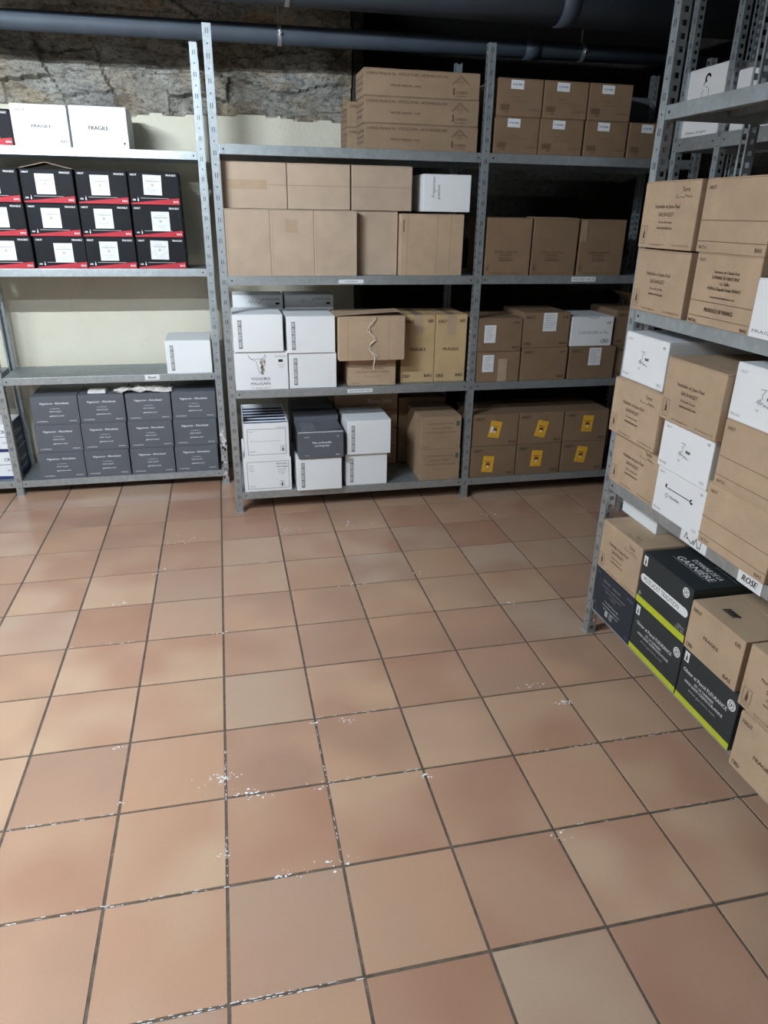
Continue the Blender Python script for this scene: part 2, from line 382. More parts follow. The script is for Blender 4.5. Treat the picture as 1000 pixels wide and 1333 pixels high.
WY = 2.87
def build_back_wall():
    mb = MB(); x0, x1, st = -3.0, 0.96, .0125
    nx = int((x1-x0)/st); nz = int((2.85-1.86)/st)
    idx = {}
    def edge(x): return 2.163+.012*math.sin(x*5)+.018*(noise.noise(Vector((x*7, 3, 1))))
    for i in range(nx+1):
        for k in range(nz+1):
            x = x0+i*st; z = 1.86+k*st
            if z < edge(x): y = WY
            else:
                nv = Vector((x*1.0, 0.3, z*2.0)); a = noise.turbulence(nv*3.0, 5, False)+.25*noise.turbulence(nv*14.0, 3, False); c = noise.cell(Vector((x*2.6+noise.noise(nv)*1.2, z*6+noise.noise(nv*1.7+Vector((5, 0, 0)))*1.5, 0)))
                y = WY+.030+.045*a+.035*c
            idx[i, k] = len(mb.v); mb.v.append((x, y, z))
    for i in range(nx):
        for k in range(nz):
            z = 1.86+(k+.5)*st; x = x0+(i+.5)*st
            mb.f.append((idx[i, k], idx[i+1, k], idx[i+1, k+1], idx[i, k+1])); mb.mi.append(mb.m('plaster' if z < edge(x)-.004 else 'rubble'))
    mb.quad([(x0, WY, 0), (x1, WY, 0), (x1, WY, 1.86), (x0, WY, 1.86)], 'plaster')
    mb.box(x0, WY+.14, 0, x1, WY+.3, 2.85, 'rubble_unlit')
    struct(mb.obj('wall_back'))
    mb = MB(); mb.box(x1, WY, 0, x1+.06, 4.3, 2.85, 'rubble_unlit'); mb.box(x1+.06, 4.2, 0, 3.7, 4.3, 2.85, 'rubble_unlit')  # recess added so the wall beyond this point stays dark
    struct(mb.obj('added_wall_recess'))
build_back_wall()
mb = MB(); mb.box(-3.5, -4.3, 0, -3.4, 3.1, 2.85, 'room_plaster'); struct(mb.obj('wall_left'))
mb = MB(); mb.box(3.6, -4.3, 0, 3.7, 4.3, 2.85, 'rubble_unlit'); struct(mb.obj('wall_right'))
mb = MB(); mb.box(-3.5, -4.4, 0, 3.7, -4.3, 2.85, 'room_plaster'); struct(mb.obj('wall_front'))
mb = MB(); mb.box(-3.5, -4.4, 2.85, 3.7, 4.3, 2.95, 'rubble_unlit'); struct(mb.obj('ceiling'))

# pipes under the ceiling
def pipe(y, z, r, xs, brx, label, fall=0.0):
    root = bpy.data.objects.new('ceiling_pipe', None); COL.objects.link(root); root.location = (0.3, y, z); tag(root, label, 'pipe')
    mb = MB(); pts = [(x-.3, 0, fall*(x-.3)) for x in xs]; mb.tube(pts, r, 'pipe', 28)
    for c in (-1.9, 1.55):
        mb.tube([(c, 0, fall*c), (c+.09, 0, fall*c)], r+.006, 'pipe', 28)
    mb.obj('pipe_run', root, smooth=False)
    for bx in brx:
        b = MB(); x = bx-.3; n = 22
        for i in range(n):
            a0, a1 = 2*math.pi*i/n, 2*math.pi*(i+1)/n
            zz = fall*x
            pa = lambda a, rr, xx: (xx, rr*math.cos(a), zz+rr*math.sin(a))
            b.quad([pa(a0, r+.004, x-.010), pa(a1, r+.004, x-.010), pa(a1, r+.004, x+.010), pa(a0, r+.004, x+.010)], 'bracket_metal')
            b.quad([pa(a0, r, x-.010), pa(a1, r, x-.010), pa(a1, r+.004, x-.010), pa(a0, r+.004, x-.010)], 'bracket_metal')
            b.quad([pa(a0, r, x+.010), pa(a1, r, x+.010), pa(a1, r+.004, x+.010), pa(a0, r+.004, x+.010)], 'bracket_metal')
        for s in (-1, 1): b.box(x-.010, s*(r+.004)-.003 if s > 0 else -(r+.022), zz-.004, x+.010, r+.022 if s > 0 else -(r+.001), zz+.004, 'bracket_metal')
        b.tube([(x, 0, zz+r), (x, 0, 2.85-z)], .005, 'bracket_metal', 8)
        b.tube([(x, -(r+.014), zz-.012), (x, -(r+.014), zz+.012)], .005, 'bracket_metal', 6)
        b.obj('pipe_clamp', root)
    for o in root.children:
        if o.name.startswith('pipe_run'):
            for p in o.data.polygons: p.use_smooth = len(p.vertices) == 4
pipe(2.40, 2.494, .045, (-3.39, -1.0, 1.0, 3.59), (0.48, 2.2), 'dark grey pipe running low in front of the stone wall above the racks', .008)
pipe(2.0, 2.64, .103, (-3.39, 0, 3.59), (0.487, 1.93), 'thicker dark pipe nearest the ceiling at the top edge of the photo', 0)

# fluorescent lamps (out of the frame); the nearer one is added fill
for (c, L, st) in LAMPS:
    root = bpy.data.objects.new('ceiling_lamp', None); COL.objects.link(root); root.location = c
    tag(root, 'bare fluorescent tube lamp ' + ('above the aisle in front of the left rack' if c[1] > -1 else 'added to brighten the near floor'), 'lamp')
    mb = MB(); mb.tube([(-L/2, 0, 0), (L/2, 0, 0)], .013, 'tube_glow', 12); t = mb.obj('tube', root)
    mt = M['tube_glow'].copy(); mt.node_tree.nodes['Principled BSDF'].inputs['Emission Strength'].default_value = st; t.data.materials[0] = mt
    mb = MB(); mb.bevbox(-L/2-.03, -.03, .035, L/2+.03, .03, .09, .004, 'lamp_housing'); mb.box(-L/2-.02, -.012, -.016, -L/2, .012, .036, 'lamp_housing'); mb.box(L/2, -.012, -.016, L/2+.02, .012, .036, 'lamp_housing')
    mb.obj('lamp_housing', root)
    for hx in (-L/3, L/3): mb = MB(); mb.tube([(hx, 0, .09), (hx, 0, 2.85-c[2])], .004, 'lamp_housing', 6); mb.obj('hanger', root)

# ------------------------------------------------------------------ racks
def post_mesh(H, mirror=False, mat='galvanised', ridge=True):
    """U-channel: front face 40 mm wide in the plane y=0, two flanges going back 36 mm, with punched holes"""
    mb = MB(); W, D, t = .040, .036, .0016
    mb.box(-W/2, 0, 0, W/2, t, H, mat)
    for a in (-.0135, .0135): mb.box(a-.0022, -.0011, 0, a+.0022, 0, H, mat)
    z = .05; k = 0
    while z < H-.03:
        if k % 2: 
            for a in (-.005, .005): mb.box(a-.0016, -.0006, z-.011, a+.0016, .0002, z+.011, 'slot_dark')
        else: mb.box(-.003, -.0006, z-.003, .003, .0002, z+.003, 'slot_dark')
        z += .05; k += 1
    for sx in (-1, 1):
        xa, xb = (W/2-t, W/2) if sx > 0 else (-W/2, -W/2+t)
        y0, y1 = t, D; ha, hb = t+.010, D-.008; hh = .016; p = .035
        mb.box(xa, y0, 0, xb, ha, H, mat); mb.box(xa, hb, 0, xb, y1, H, mat)
        z = 0
        while z < H:
            zt = min(z+p-hh, H); mb.box(xa, ha, z, xb, hb, zt, mat); z += p
        # inward lip
        mb.box(xb-.010 if sx > 0 else xa, D-t, 0, xb if sx > 0 else xa+.010, D, H, mat)
    return mb.mesh('post')
def shelf_mesh(W, D, lip, mat='galvanised', mat_top='galvanised_dull'):
    """pressed steel tray, origin at left end of the front top edge"""
    mb = MB(); t = .0015
    n = 3
    for i in range(n):
        a, b = .0015+(D-.003)*i/n+.0006, .0015+(D-.003)*(i+1)/n-.0006
        mb.box(0, a, -t-.0004, W, b, 0, mat_top)
    mb.box(0, 0, -t-.002, W, D, -t-.0004, mat_top)
    mb.bevbox(0, -.0015, -lip, W, .0025, 0.0005, .0012, mat)
    mb.box(0, .001, -lip, W, .018, -lip+t, mat)
    mb.box(0, D-.002, -lip, W, D, 0, mat)
    for xx in (0, W-t): mb.box(xx, 0, -lip, xx+t, D, -t, mat)
    for f in (.35, .68): mb.box(.01, D*f-.012, -.022, W-.01, D*f+.012, -t, mat_top)
    for xx in (.02, W-.02):
        mb.box(xx-.004, -.0026, -lip/2-.004, xx+.004, -.001, -lip/2+.004, 'slot_dark')
    return mb.mesh('shelf')
def rack(name, label, loc, rotz, posts, D, H, bays, lip=.043, mat='galvanised', ybrace=True, top_mat='galvanised_dull'):
    """posts: list of x centres (local); bays: list of (x0, x1, [shelf heights])"""
    root = bpy.data.objects.new(name, None); COL.objects.link(root); root.location = loc; root.rotation_euler = (0, 0, R(rotz)); tag(root, label, 'storage rack')
    pm = post_mesh(H, mat=mat); out = {}
    for i, x in enumerate(posts):
        a = link('post', pm, root, (x, 0, 0)); b = link('post', pm, root, (x, D, 0)); b.rotation_euler = (0, 0, math.pi)
        out['post', i] = a
        for s_, yy in ((1, 0), (-1, D)):
            mb = MB(); mb.box(x-.024, yy-.004 if s_ > 0 else yy-.040, -.0005, x+.024, yy+.040 if s_ > 0 else yy+.004, .003, mat); mb.obj('foot_plate', root)
    for bi, (x0, x1, zs) in enumerate(bays):
        sm = shelf_mesh(x1-x0, D-.004, lip, mat, top_mat)
        for zi, z in enumerate(zs): out['shelf', bi, zi] = link('shelf', sm, root, (x0, .002, z))
    return out
LR_Y = 2.424; MR_Y = 1.913; RR_X = 1.522
RL = rack('storage_rack', 'bright galvanised rack on the left holding black-and-red and grey cartons', (0, LR_Y, 0), 0, [-2.41, -1.207, .035], .345, 2.475,
          [(-1.186, .014, [.095, .727, 1.330, 1.937]), (-2.389, -1.228, [.095, .727, 1.330, 1.937])], .042)
RM = rack('storage_rack', 'wide two-bay galvanised rack in the middle, right of the left rack', (0, MR_Y, 0), 0, [.1075, 1.494, 2.74], .58, 2.43,
          [(.1285, 1.473, [.128, .729, 1.330, 1.941]), (1.515, 2.719, [.128, .729, 1.331, 1.941])], .045)
# right rack faces west: local x -> -y ; local y -> +x
RRK = rack('storage_rack', 'galvanised rack along the right edge, nearest the camera', (RR_X, .345, 0), -90, [0, 1.30, 2.60], .355, 2.62,
          [(.021, 1.279, [.165, .705, 1.345, 1.974]), (1.321, 2.579, [.165, .705, 1.345, 1.974])], .042)
rack('storage_rack', 'dim rack seen through the top of the right-hand rack', (2.36, 1.56, 0), -90, [0, .34, 1.58], .36, 2.62,
     [(.021, .319, [.12, .76, 1.40, 2.005]), (.361, 1.559, [.12, .76, 1.40, 2.005])], .06)

# paper labels slotted on the shelf lips
def lip_label(shelf, x, wd, h, draw, z=-.021, label='white shelf label'):
    mb = MB(); mb.box(0, -.0032, -h/2, wd, -.002, h/2, 'label_white')
    draw(Face(mb, (0, -.0030, -h/2), (1, 0, 0), (0, 0, 1), (0, -1, 0), wd, h))
    o = mb.obj('shelf_label', shelf, (x, 0, z)); o['label'] = label
lip_label(RL['shelf', 0, 1], .79, .085, .030, lambda f: f.text('Rosé', .042, .009, .014, .045, 'ink_black', .2, bold=.0008), -.017, 'white label reading Rosé')
lip_label(RM['shelf', 0, 2], .580, .135, .020, lambda f: f.text('VIN DE FRANCE', .067, .006, .009, .07, 'ink_dark_grey'), -.028)
lip_label(RM['shelf', 0, 1], .625, .145, .022, lambda f: f.text('MUSCADET SEVRE ET MAINE', .072, .007, .009, .12, 'ink_dark_grey'), -.022)
lip_label(RM['shelf', 1, 2], .545, .150, .026, lambda f: f.text('MUSCADET SUR LIE', .075, .008, .011, .13, 'ink_dark_grey'), -.020)
lip_label(RRK['shelf', 0, 1], .47, .135, .040, lambda f: (f.scribble(.02, .006, .09, .03, 'ink_black', .003, 5, 13)), -.018, 'white paper label with a black scrawl')
lip_label(RRK['shelf', 0, 1], .755, .10, .045, lambda f: f.text('ROSE', .048, .012, .020, .060, 'ink_black', .25, bold=.0010), -.020, 'white paper label reading ROSE')

# flaking paint at the foot of one post
def flakes(post):
    mb = MB(); rg = random.Random(5)
    for i in range(46):
        z = rg.uniform(.02, .36); x = rg.uniform(-.018, .018); r = rg.uniform(.004, .013)
        n = rg.randint(5, 7); mat = rg.choice(['paper_scrap', 'paper_scrap', 'ink_brown', 'label_white', 'gap_dark'])
        e = -.0014-.00012*i*.5
        ps = []
        for k in range(n):
            a = 2*math.pi*k/n; q = r*rg.uniform(.5, 1.1); ps.append((max(-.0195, min(.0195, x+q*math.cos(a))), e+rg.uniform(-.001, 0), z+1.5*q*math.sin(a)))
        mb.quad(ps, mat)
    o = mb.obj('flaking_paint', post); o['label'] = 'flaking white and rust-brown paint patch'
flakes(RL['post', 2])

# ------------------------------------------------------------------ carton kinds
# black with red band
def d_black(mb, F, w, d, h):
    f = F['front']
    f.poly([(0.002, .002), (w-.002, .002), (w-.002, .036), (w*.05, .010), (.002, .008)], 'ink_red')
    f.text('HAUT', .012, h-.021, .010, .033, 'ink_white', align='l', bold=.0005); f.text('FRAGILE', w-.012, h-.021, .010, .052, 'ink_white', align='r', bold=.0005)
    f.text('BAS', w-.008, .012, .010, .026, 'ink_white', align='r', bold=.0005); f.text('6B', .012, .021, .009, .016, 'ink_white', align='l', bold=.0005)
    f.bottle(.041, .018, .020, 'ink_white'); f.line([(.055, .034), (w*.78, .033)], .0018, 'ink_pale')
    for k in ('left', 'right'):
        g = F[k]; g.rect(.004, .010, .012, h-.01, 'ink_pale'); g.text('FRAGILE', d*.5, h*.5, .014, .09, 'ink_white')
def lab_black(u, v, tl=0):
    def fn(o, w, d, h):
        def dr(f):
            f.text('Domaine de la', f.w/2, f.h-.022, .005, .035, 'ink_grey'); f.text('Charpenterie', f.w/2, f.h-.034, .008, .072, 'ink_dark_grey')
            f.ring(f.w/2, f.h*.50, .0065, .0016, 'ink_ochre'); f.disc(f.w/2, f.h*.50, .003, 'ink_ochre')
            f.text('MUSCADET', f.w/2, f.h*.25, .004, .05, 'ink_grey'); f.text('sur lie', f.w/2, f.h*.15, .004, .03, 'ink_grey')
        sticker(o, u*w, v*h, .096, .100, w, d, h, 'label_white', dr, tl, 'white square label with a small gold emblem')
    return fn
for k, a in dict(b1=(.5, .56, 0), b2=(.56, .50, 0), b3=(.46, .56, 0), b4=(.47, .60, 1.5)).items(): ctype('black_'+k, 'wine_carton', .262, .30, .1665, 'black_board', d_black, lab_black(*a))
KB = ['black_b1', 'black_b2', 'black_b3', 'black_b4']

def d_grey(mb, F, w, d, h):
    f = F['front']; c = w/2
    f.text('Vigneron - Récoltant', c, h*.72, .0125, .165, 'ink_white', bold=.0004)
    f.text('La Gabetière', c, h*.55, .0075, .055, 'ink_pale'); f.text('44330 VALLET', c, h*.44, .0085, .068, 'ink_white'); f.text('gabetiere.com', c+.005, h*.29, .0085, .080, 'ink_white', bold=.0003)
    f.text('A MONTRELAIS', .018, h*.10, .0075, .062, 'ink_white', align='l'); f.text('FRANCE', w-.018, h*.10, .0075, .04, 'ink_white', align='r')
ctype('grey', 'wine_carton', .262, .33, .172, 'grey_board', d_grey)

def d_strip(mb, F, w, d, h):
    f = F['front']; f.rect(.026, .018, .047, h-.028, 'ink_grey'); 
    for i in range(26):
        v = .022+(h-.055)*i/26; f.k = 3; f.rect(.029, v, .044-(i % 3)*.003, v+.0035, 'ink_pale' if i % 7 else 'ink_dark_grey')
ctype('white_strip', 'white_wine_carton', .265, .325, .197, 'white_board', d_strip)

def d_bull(mb, F, w, d, h):
    f = F['front']; c = w*.47
    L = lambda pts, wd=.0018, m='ink_dark_grey': f.line([(c+a*.0088, h*.41+b*.0086) for a, b in pts], wd, m)
    L([(-2.6, 9.6), (-5.2, 10), (-6.6, 11.5), (-6.9, 12.6)]); L([(-6.9, 12.6), (-6.0, 10.6), (-4, 9.0), (-2.6, 8.8)])
    L([(1.6, 9.3), (3.2, 9.6), (4.0, 11.2), (3.6, 12.6)]); L([(3.6, 12.6), (2.8, 10.8), (1.4, 10.0)])
    L([(-2.6, 9.6), (-1, 9.9), (1.6, 9.6)]); L([(-2.4, 8.6), (-1.2, 4.5), (-.6, 1.6), (0, .6), (1.4, .8)])
    rg = random.Random(4)
    for i in range(34):
        b = rg.uniform(0, 9); a = 1.3+rg.uniform(-.9, 2.2)*min(1, .4+b/9); f.ring(c+a*.0088, h*.41+b*.0086, .0045, .0014, 'ink_ochre' if i % 2 else 'ink_dark_grey', n=9)
    f.text('VIGNOBLE', c, h*.26, .016, .105, 'ink_dark_grey'); f.text('MALIGAIN', c, h*.13, .016, .105, 'ink_dark_grey'); f.text('17 RUE 1817', c, h*.035, .008, .10, 'ink_grey')
    f.text('LE PAVILLON', w-.038, h-.030, .007, .062, 'ink_dark_grey'); f.rect(w-.052, h-.058, w-.028, h-.044, 'ink_black'); f.text('MUSCADET', w-.038, h-.075, .005, .04, 'ink_grey'); f.text('2018', w-.036, h-.088, .006, .022, 'ink_dark_grey')
ctype('white_bull', 'white_wine_carton', .290, .325, .210, 'white_board', d_bull)

def d_fragile(mb, F, w, d, h):
    f = F['front']; f.text('HAUT', .022, h-.034, .012, .052, 'ink_black', align='l'); f.text('FRAGILE', w*.52, h*.45, .014, .095, 'ink_black', bold=.0006); f.text('BAS', w-.012, .020, .013, .034, 'ink_black', align='r')
def d_fragile2(mb, F, w, d, h):
    f = F['front']; f.text('FRAGILE', w*.49, h*.44, .019, .098, 'ink_black', bold=.0008); f.line([(w-.036, .038), (w-.036, .055)], .0015, 'ink_black'); f.disc(w-.022, .026, .005, 'ink_black'); f.line([(w-.022, .026), (w-.022, .012)], .002, 'ink_black')
ctype('white_fragile', 'white_wine_carton', .272, .30, .194, 'white_board', d_fragile); ctype('white_fragile2', 'white_wine_carton', .284, .30, .196, 'white_board', d_fragile2)

def d_luneau(mb, F, w, d, h):
    f = F['front']
    f.text('LUNEAU Michel & Fils - VITICULTEURS - 44330 MOUZILLON', .012, h-.028, .0125, .415, 'ink_brown', align='l', bold=.0003)
    f.text('MISE EN TERROIR - AVAL', .135, h*.36, .010, .155, 'ink_brown', align='l', bold=.0003)
    u = w*.835; k = 'ink_brown'
    f.line([(u-.045, h*.55), (u-.002, h*.88), (u+.045, h*.55)], .003, k); f.line([(u-.030, h*.60), (u, h*.80), (u+.030, h*.60)], .0018, k)
    f.line([(u-.012, h*.52), (u-.012, h*.66), (u+.012, h*.66), (u+.012, h*.52)], .0016, k); f.line([(u, h*.42), (u, h*.66)], .0016, k)
    f.rect(u-.042, h*.16, u-.034, h*.42, k); f.text('LUNEAU', u+.006, h*.20, .014, .064, k); f.text('DOMAINE', u+.004, h*.09, .006, .06, k)
    g = F['left']
    for i in range(3): g.text('VIN DE FRANCE', d*.5, h*(.68-.22*i), .012, .20-.03*i, k)
ctype('luneau', 'flat_wine_carton', .597, .225, .1175, 'kraft_dimmed', d_luneau)
def d_poison(mb, F, w, d, h):
    F['front'].line([(.002, .003), (w-.002, .003)], .003, 'gap_dark'); F['front'].text('Poiron Dabin', w*.72, h*.40, .030, .155, 'ink_pale'); F['front'].text('MUSCADET', w*.75, h*.15, .008, .09, 'ink_brown')
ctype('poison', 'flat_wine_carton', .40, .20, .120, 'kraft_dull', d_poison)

def seam_front(kind='kraft_light'):
    def dr(mb, F, w, d, h):
        f = F['front']; f.line([(.003, h*.52), (w-.003, h*.52)], .0018, 'ink_line')
    return dr
def tape_front_h(o, w, d, h):
    mb = MB(); mb.box(-w/2+.02, -d/2-.0012, h*.52-.022, w/2-.10, -d/2-.0004, h*.52+.022, 'clear_tape'); mb.obj('tape', o)
ctype('plain_long', 'plain_carton', .324, .30, .215, 'kraft_pale', seam_front())
ctype('plain_long_taped', 'plain_carton', .324, .30, .215, 'kraft_pale', seam_front(), tape_front_h)
def d_tall(mb, F, w, d, h):
    F['front'].line([(.012, .01), (.012, h-.01)], .001, 'ink_line')
ctype('plain_tall', 'plain_carton', .226, .30, .322, 'kraft_pale', d_tall)
def ex_patch(o, w, d, h):
    mb = MB(); mb.box(-.035, -d/2-.0011, h*.66, .030, -d/2-.0004, h*.86, 'clear_tape'); mb.obj('tape', o)
ctype('plain_tall_taped', 'plain_carton', .226, .30, .322, 'kraft_pale', d_tall, ex_patch)
def d_slanted(mb, F, w, d, h):
    f = F['front']
    for u in (.035, .20, .275): f.line([(u, .006), (u+.003, h-.006)], .0014, 'ink_line')
    f.rect(.012, h-.090, .017, h-.030, 'ink_brown')
ctype('plain_wide', 'plain_carton', .350, .32, .313, 'kraft_light', d_slanted)
def d_hand(mb, F, w, d, h):
    f = F['front']; f.text('Fragement', .062, .070, .016, .10, 'ink_dark_grey', .1, 90, 'l'); f.text('pallet', .090, .062, .015, .07, 'ink_dark_grey', .1, 90, 'l')
ctype('white_hand', 'white_wine_carton', .262, .30, .182, 'white_board', d_hand)

def d_haut6(mb, F, w, d, h):
    f = F['front']; H = .018
    f.text('HAUT', .014, h-.045, H, .062, 'ink_black', align='l', bold=.0006); f.text('6B', w-.014, h-.042, H, .030, 'ink_black', align='r', bold=.0006)
    f.text('FRAGILE', w/2, h*.475, H, .095, 'ink_black', bold=.0006); f.text('CRD', .010, .028, H, .045, 'ink_black', align='l', bold=.0006); f.text('BAS', w-.012, .030, H, .045, 'ink_black', align='r', bold=.0006)
ctype('tall_haut', 'tall_wine_carton', .200, .30, .385, 'kraft_yellow', d_haut6, lambda o, w, d, h: tape(o, w, d, h, .05, .11))

def d_small(mb, F, w, d, h):
    f = F['front']; k = 'ink_brown'
    f.text('DOMAINE DE LA TOUR', w*.5, h*.76, .010, .155, k); f.text('GRANDE RÉSERVE', w*.5, h*.62, .009, .125, k); f.text('MUSCADET SÈVRE ET MAINE', w*.5, h*.49, .009, .19, k)
    f.text('mis en bouteille', w*.5, h*.33, .005, .09, k); f.text('FRANCE', .018, .012, .006, .04, k, align='l'); f.text('75cl', w-.012, .012, .006, .02, k, align='r')
ctype('small_brown', 'wine_carton', .274, .26, .152, 'kraft_light', d_small)
def ex_green(o, w, d, h):
    sticker(o, w-.022, h-.045, .020, .030, w, d, h, 'label_green', None, 0, 'small dark green tag')
ctype('low_brown', 'wine_carton', .252, .36, .2, 'kraft', d_small, ex_green)

# open-flapped brown carton tied with twine
def ex_twine(o, w, d, h):
    mb = MB()
    bm = bmesh.new()
    mb.box(-w/2+.004, -d/2+.004, h, w/2-.006, -d/2+.140, h+.002, 'kraft_light'); bm.free()
    f = mb.obj('flap', o, (0, 0, 0)); f.rotation_euler = (0, R(-3.0), 0); f.location = (-.01, 0, .014)
    mb = MB(); y = -d/2-.003
    pts = [(-.005+.016*math.sin(i*1.3)*(1 if i < 9 else .3)+.010*math.cos(i*.9), y-.002*(i % 3), h-.005-.018*i) for i in range(11)]
    pts += [(.010+.004*math.sin(i), y-.002-.008*math.sin(i*.4), h-.205-.014*i) for i in range(1, 7)]
    mb.tube(pts, .0030, 'twine_fibre', 6)
    mb.tube([(p[0]+.014*math.cos(i*1.7), p[1]-.003, p[2]+.004) for i, p in enumerate(pts[:12])], .0028, 'twine_fibre', 6)
    t = mb.obj('twine', o); t['label'] = 'knotted pale twine hanging down the front'
    mb = MB(); mb.box(-.02, -d/2-.0011, .002, .04, -d/2-.0004, h*.35, 'clear_tape'); mb.obj('tape', o)
def d_lines(mb, F, w, d, h):
    for u in (.05, .28): F['front'].line([(u, .004), (u, h-.006)], .0012, 'ink_line')
ctype('tied_brown', 'cardboard_carton', .372, .33, .240, 'kraft_light', d_lines, ex_twine)

# open carton with bottle dividers
def d_open(mb, F, w, d, h):
    t = .004; m = 'white_board'
    mb.box(-w/2, -d/2, 0, w/2, d/2, t, m); mb.box(-w/2, -d/2, t, w/2, -d/2+t, h, m); mb.box(-w/2, d/2-t, t, w/2, d/2, h, m)
    mb.box(-w/2, -d/2+t, t, -w/2+t, d/2-t, h, m); mb.box(w/2-t, -d/2+t, t, w/2, d/2-t, h, m)
    f = F['front']; f.frame(.018, .018, w-.016, h-.034, .002, 'ink_dark_grey')
    f.text('HAUT', .028, h-.052, .006, .026, 'ink_dark_grey', align='l'); f.text('MUSCADET', w-.005, h-.030, .007, .06, 'ink_grey', align='r'); f.text('Domaine de la Pépinière', w*.48, h*.47, .006, .17, 'ink_grey')
    f.text('FRAGILE', .03, .035, .006, .03, 'ink_dark_grey', align='l'); f.frame(w-.048, .035, w-.022, .070, .0012, 'ink_dark_grey'); f.bottle(w-.035, .038, .028, 'ink_black')
def ex_div(o, w, d, h):
    mb = MB()
    for i in range(1, 7): y = -d/2+d*i/7; mb.box(-w/2+.005, y-.003, .005, w/2-.005, y+.003, h-.009, 'blue_board'); mb.box(-w/2+.005, y-.0055, h-.0088, w/2-.005, y+.0055, h-.004, 'white_board')
    mb.box(-.001, -d/2+.006, .005, .001, d/2-.006, h-.030, 'blue_board')
    mb.box(-w/2+.005, -d/2+.005, h-.030, w/2-.005, d/2-.005, h-.028, 'blue_board')
    q = mb.obj('bottle_dividers', o); q['label'] = 'white and dark blue card dividers'
ctype('open_white', 'open_wine_carton', .252, .44, .205, 'white_board', d_open, ex_div, True)
def d_framed(mb, F, w, d, h):
    f = F['front']; f.frame(.018, .016, w-.014, h-.022, .002, 'ink_dark_grey')
    for i, t_ in enumerate(['HAUT', 'de la', 'CELLIER']): f.text(t_, .030, h-.050-.014*i, .006, .026, 'ink_dark_grey', align='l')
    f.text('Bonnelle', w-.055, h-.042, .010, .060, 'ink_black', .25); f.text('Sauvage', w-.053, h-.060, .010, .064, 'ink_black', .25)
    for i in range(3): f.text(['domaine', 'au cœur de', 'la vigne'][i], w-.054, h-.076-.012*i, .006, .05-.008*i, 'ink_dark_grey', .2)
    f.frame(w-.068, .026, w-.042, .062, .0012, 'ink_grey'); f.bottle(w-.055, .029, .030, 'ink_black'); f.text('FRAGILE', .030, .030, .006, .03, 'ink_dark_grey', align='l')
ctype('framed_white', 'white_wine_carton', .272, .40, .205, 'white_board', d_framed)
def d_greyopen(mb, F, w, d, h):
    f = F['front']; f.text('HAUT', .05, h-.034, .007, .030, 'ink_white'); f.text('6B', w-.034, h-.032, .007, .014, 'ink_white')
    f.text('Mise en Bouteille', w*.52, h*.56, .0115, .110, 'ink_white', bold=.0004); f.text('à la Propriété', w*.52, h*.44, .0115, .085, 'ink_white', bold=.0004)
    f.text('FRAGILE', .05, .016, .005, .025, 'ink_pale'); f.text('BAS', w-.034, .014, .008, .022, 'ink_white', bold=.0004); f.text('-', w*.6, .02, .006, None, 'ink_pale')
    f.line([(.002, h-.002), (w-.002, h-.002)], .003, 'ink_white')
    g = F['top']
    for i in range(6): g.text('CHENIN BLANC', .065, .03+.030*i, .011, .085, 'ink_pale')
    g.line([(.01, .004), (w-.01, .004)], .003, 'ink_white')
def ex_greyflap(o, w, d, h):
    mb = MB(); mb.box(.0, -d/2+.03, 0, w/2-.008, -d/2+.22, .002, 'grey_board'); f = mb.obj('flap', o, (0, 0, h+.002)); f.rotation_euler = (R(2.0), R(-4), 0)
    mb = MB(); mb.box(-w/2, d/2-.13, h+.0005, w/2, d/2-.002, h+.045, 'grey_board')
    q = mb.obj('flap', o)
ctype('grey_open', 'grey_wine_carton', .262, .34, .158, 'grey_board', d_greyopen, ex_greyflap)

# printed brown, back-right bay
def lab_small(o, w, d, h):
    sticker(o, w*.42, h-.028, .070, .040, w, d, h, 'label_white', lambda f: f.text('14 10 2020', f.w/2, f.h*.42, .008, .05, 'ink_blue', bold=.0004), 1, 'small white label with blue print')
def d_btl(mb, F, w, d, h):
    f = F['front']; f.text('1 litre', w*.42, h*.49, .008, .04, 'ink_brown'); f.line([(w*.34, h*.41), (w*.70, h*.41)], .0012, 'ink_brown')
    f.bars(.018, .028, .068, .055, 'ink_brown', 14); f.text('6 x 750 ml', w-.016, .030, .0085, .058, 'ink_brown', align='r', bold=.0004); f.rect(.045, .018, .06, .023, 'ink_brown')
ctype('bottled_small', 'wine_carton', .246, .30, .172, 'kraft_shaded', d_btl, lab_small)
SAUV = [('Nathalie et Jean-Paul', .62, .0155, .135), ('SAUVAGET', .50, .0165, .085), ('35 rue de la Loire', .40, .009, .075), ('44330 MOUZILLON', .31, .009, .085)]
def d_sauv(logo, ofs=0):
    def fn(mb, F, w, d, h):
        f = F['front']; k = 'ink_brown'; s = 1
        for t_, v, H, W in SAUV: f.text(t_, w*.47+ofs, h*(v-.02), H*.78, W, k, bold=.0003)
        f.frame(.012, .022, .046, .068, .0012, k); f.bottle(.029, .028, .034, k); f.text('Loire', .029, .012, .005, .03, k)
        f.text('www.sauvaget.com', .068, .010, .006, .085, k, align='l'); f.text('Tél. 02 40 36 31 09', w-.012, .010, .006, .09, k, align='r')
        if logo: f.text('Terre', w*.76, h-.034, .015, .040, k, .2); f.scribble(w*.60, h-.052, .09, .012, k, .0013, 9)
        if logo > 1: F['top'].text('Terre', w*.70, .03, .014, .04, k, .2); F['top'].scribble(w*.55, .012, .09, .012, k, .0013, 9)
    return fn
ctype('sauv', 'wine_carton', .300, .33, .200, 'kraft_light', d_sauv(0)); ctype('sauv_logo', 'wine_carton', .300, .33, .200, 'kraft_light', d_sauv(1)); ctype('sauv_logo_top', 'wine_carton', .300, .33, .200, 'kraft_light', d_sauv(2))
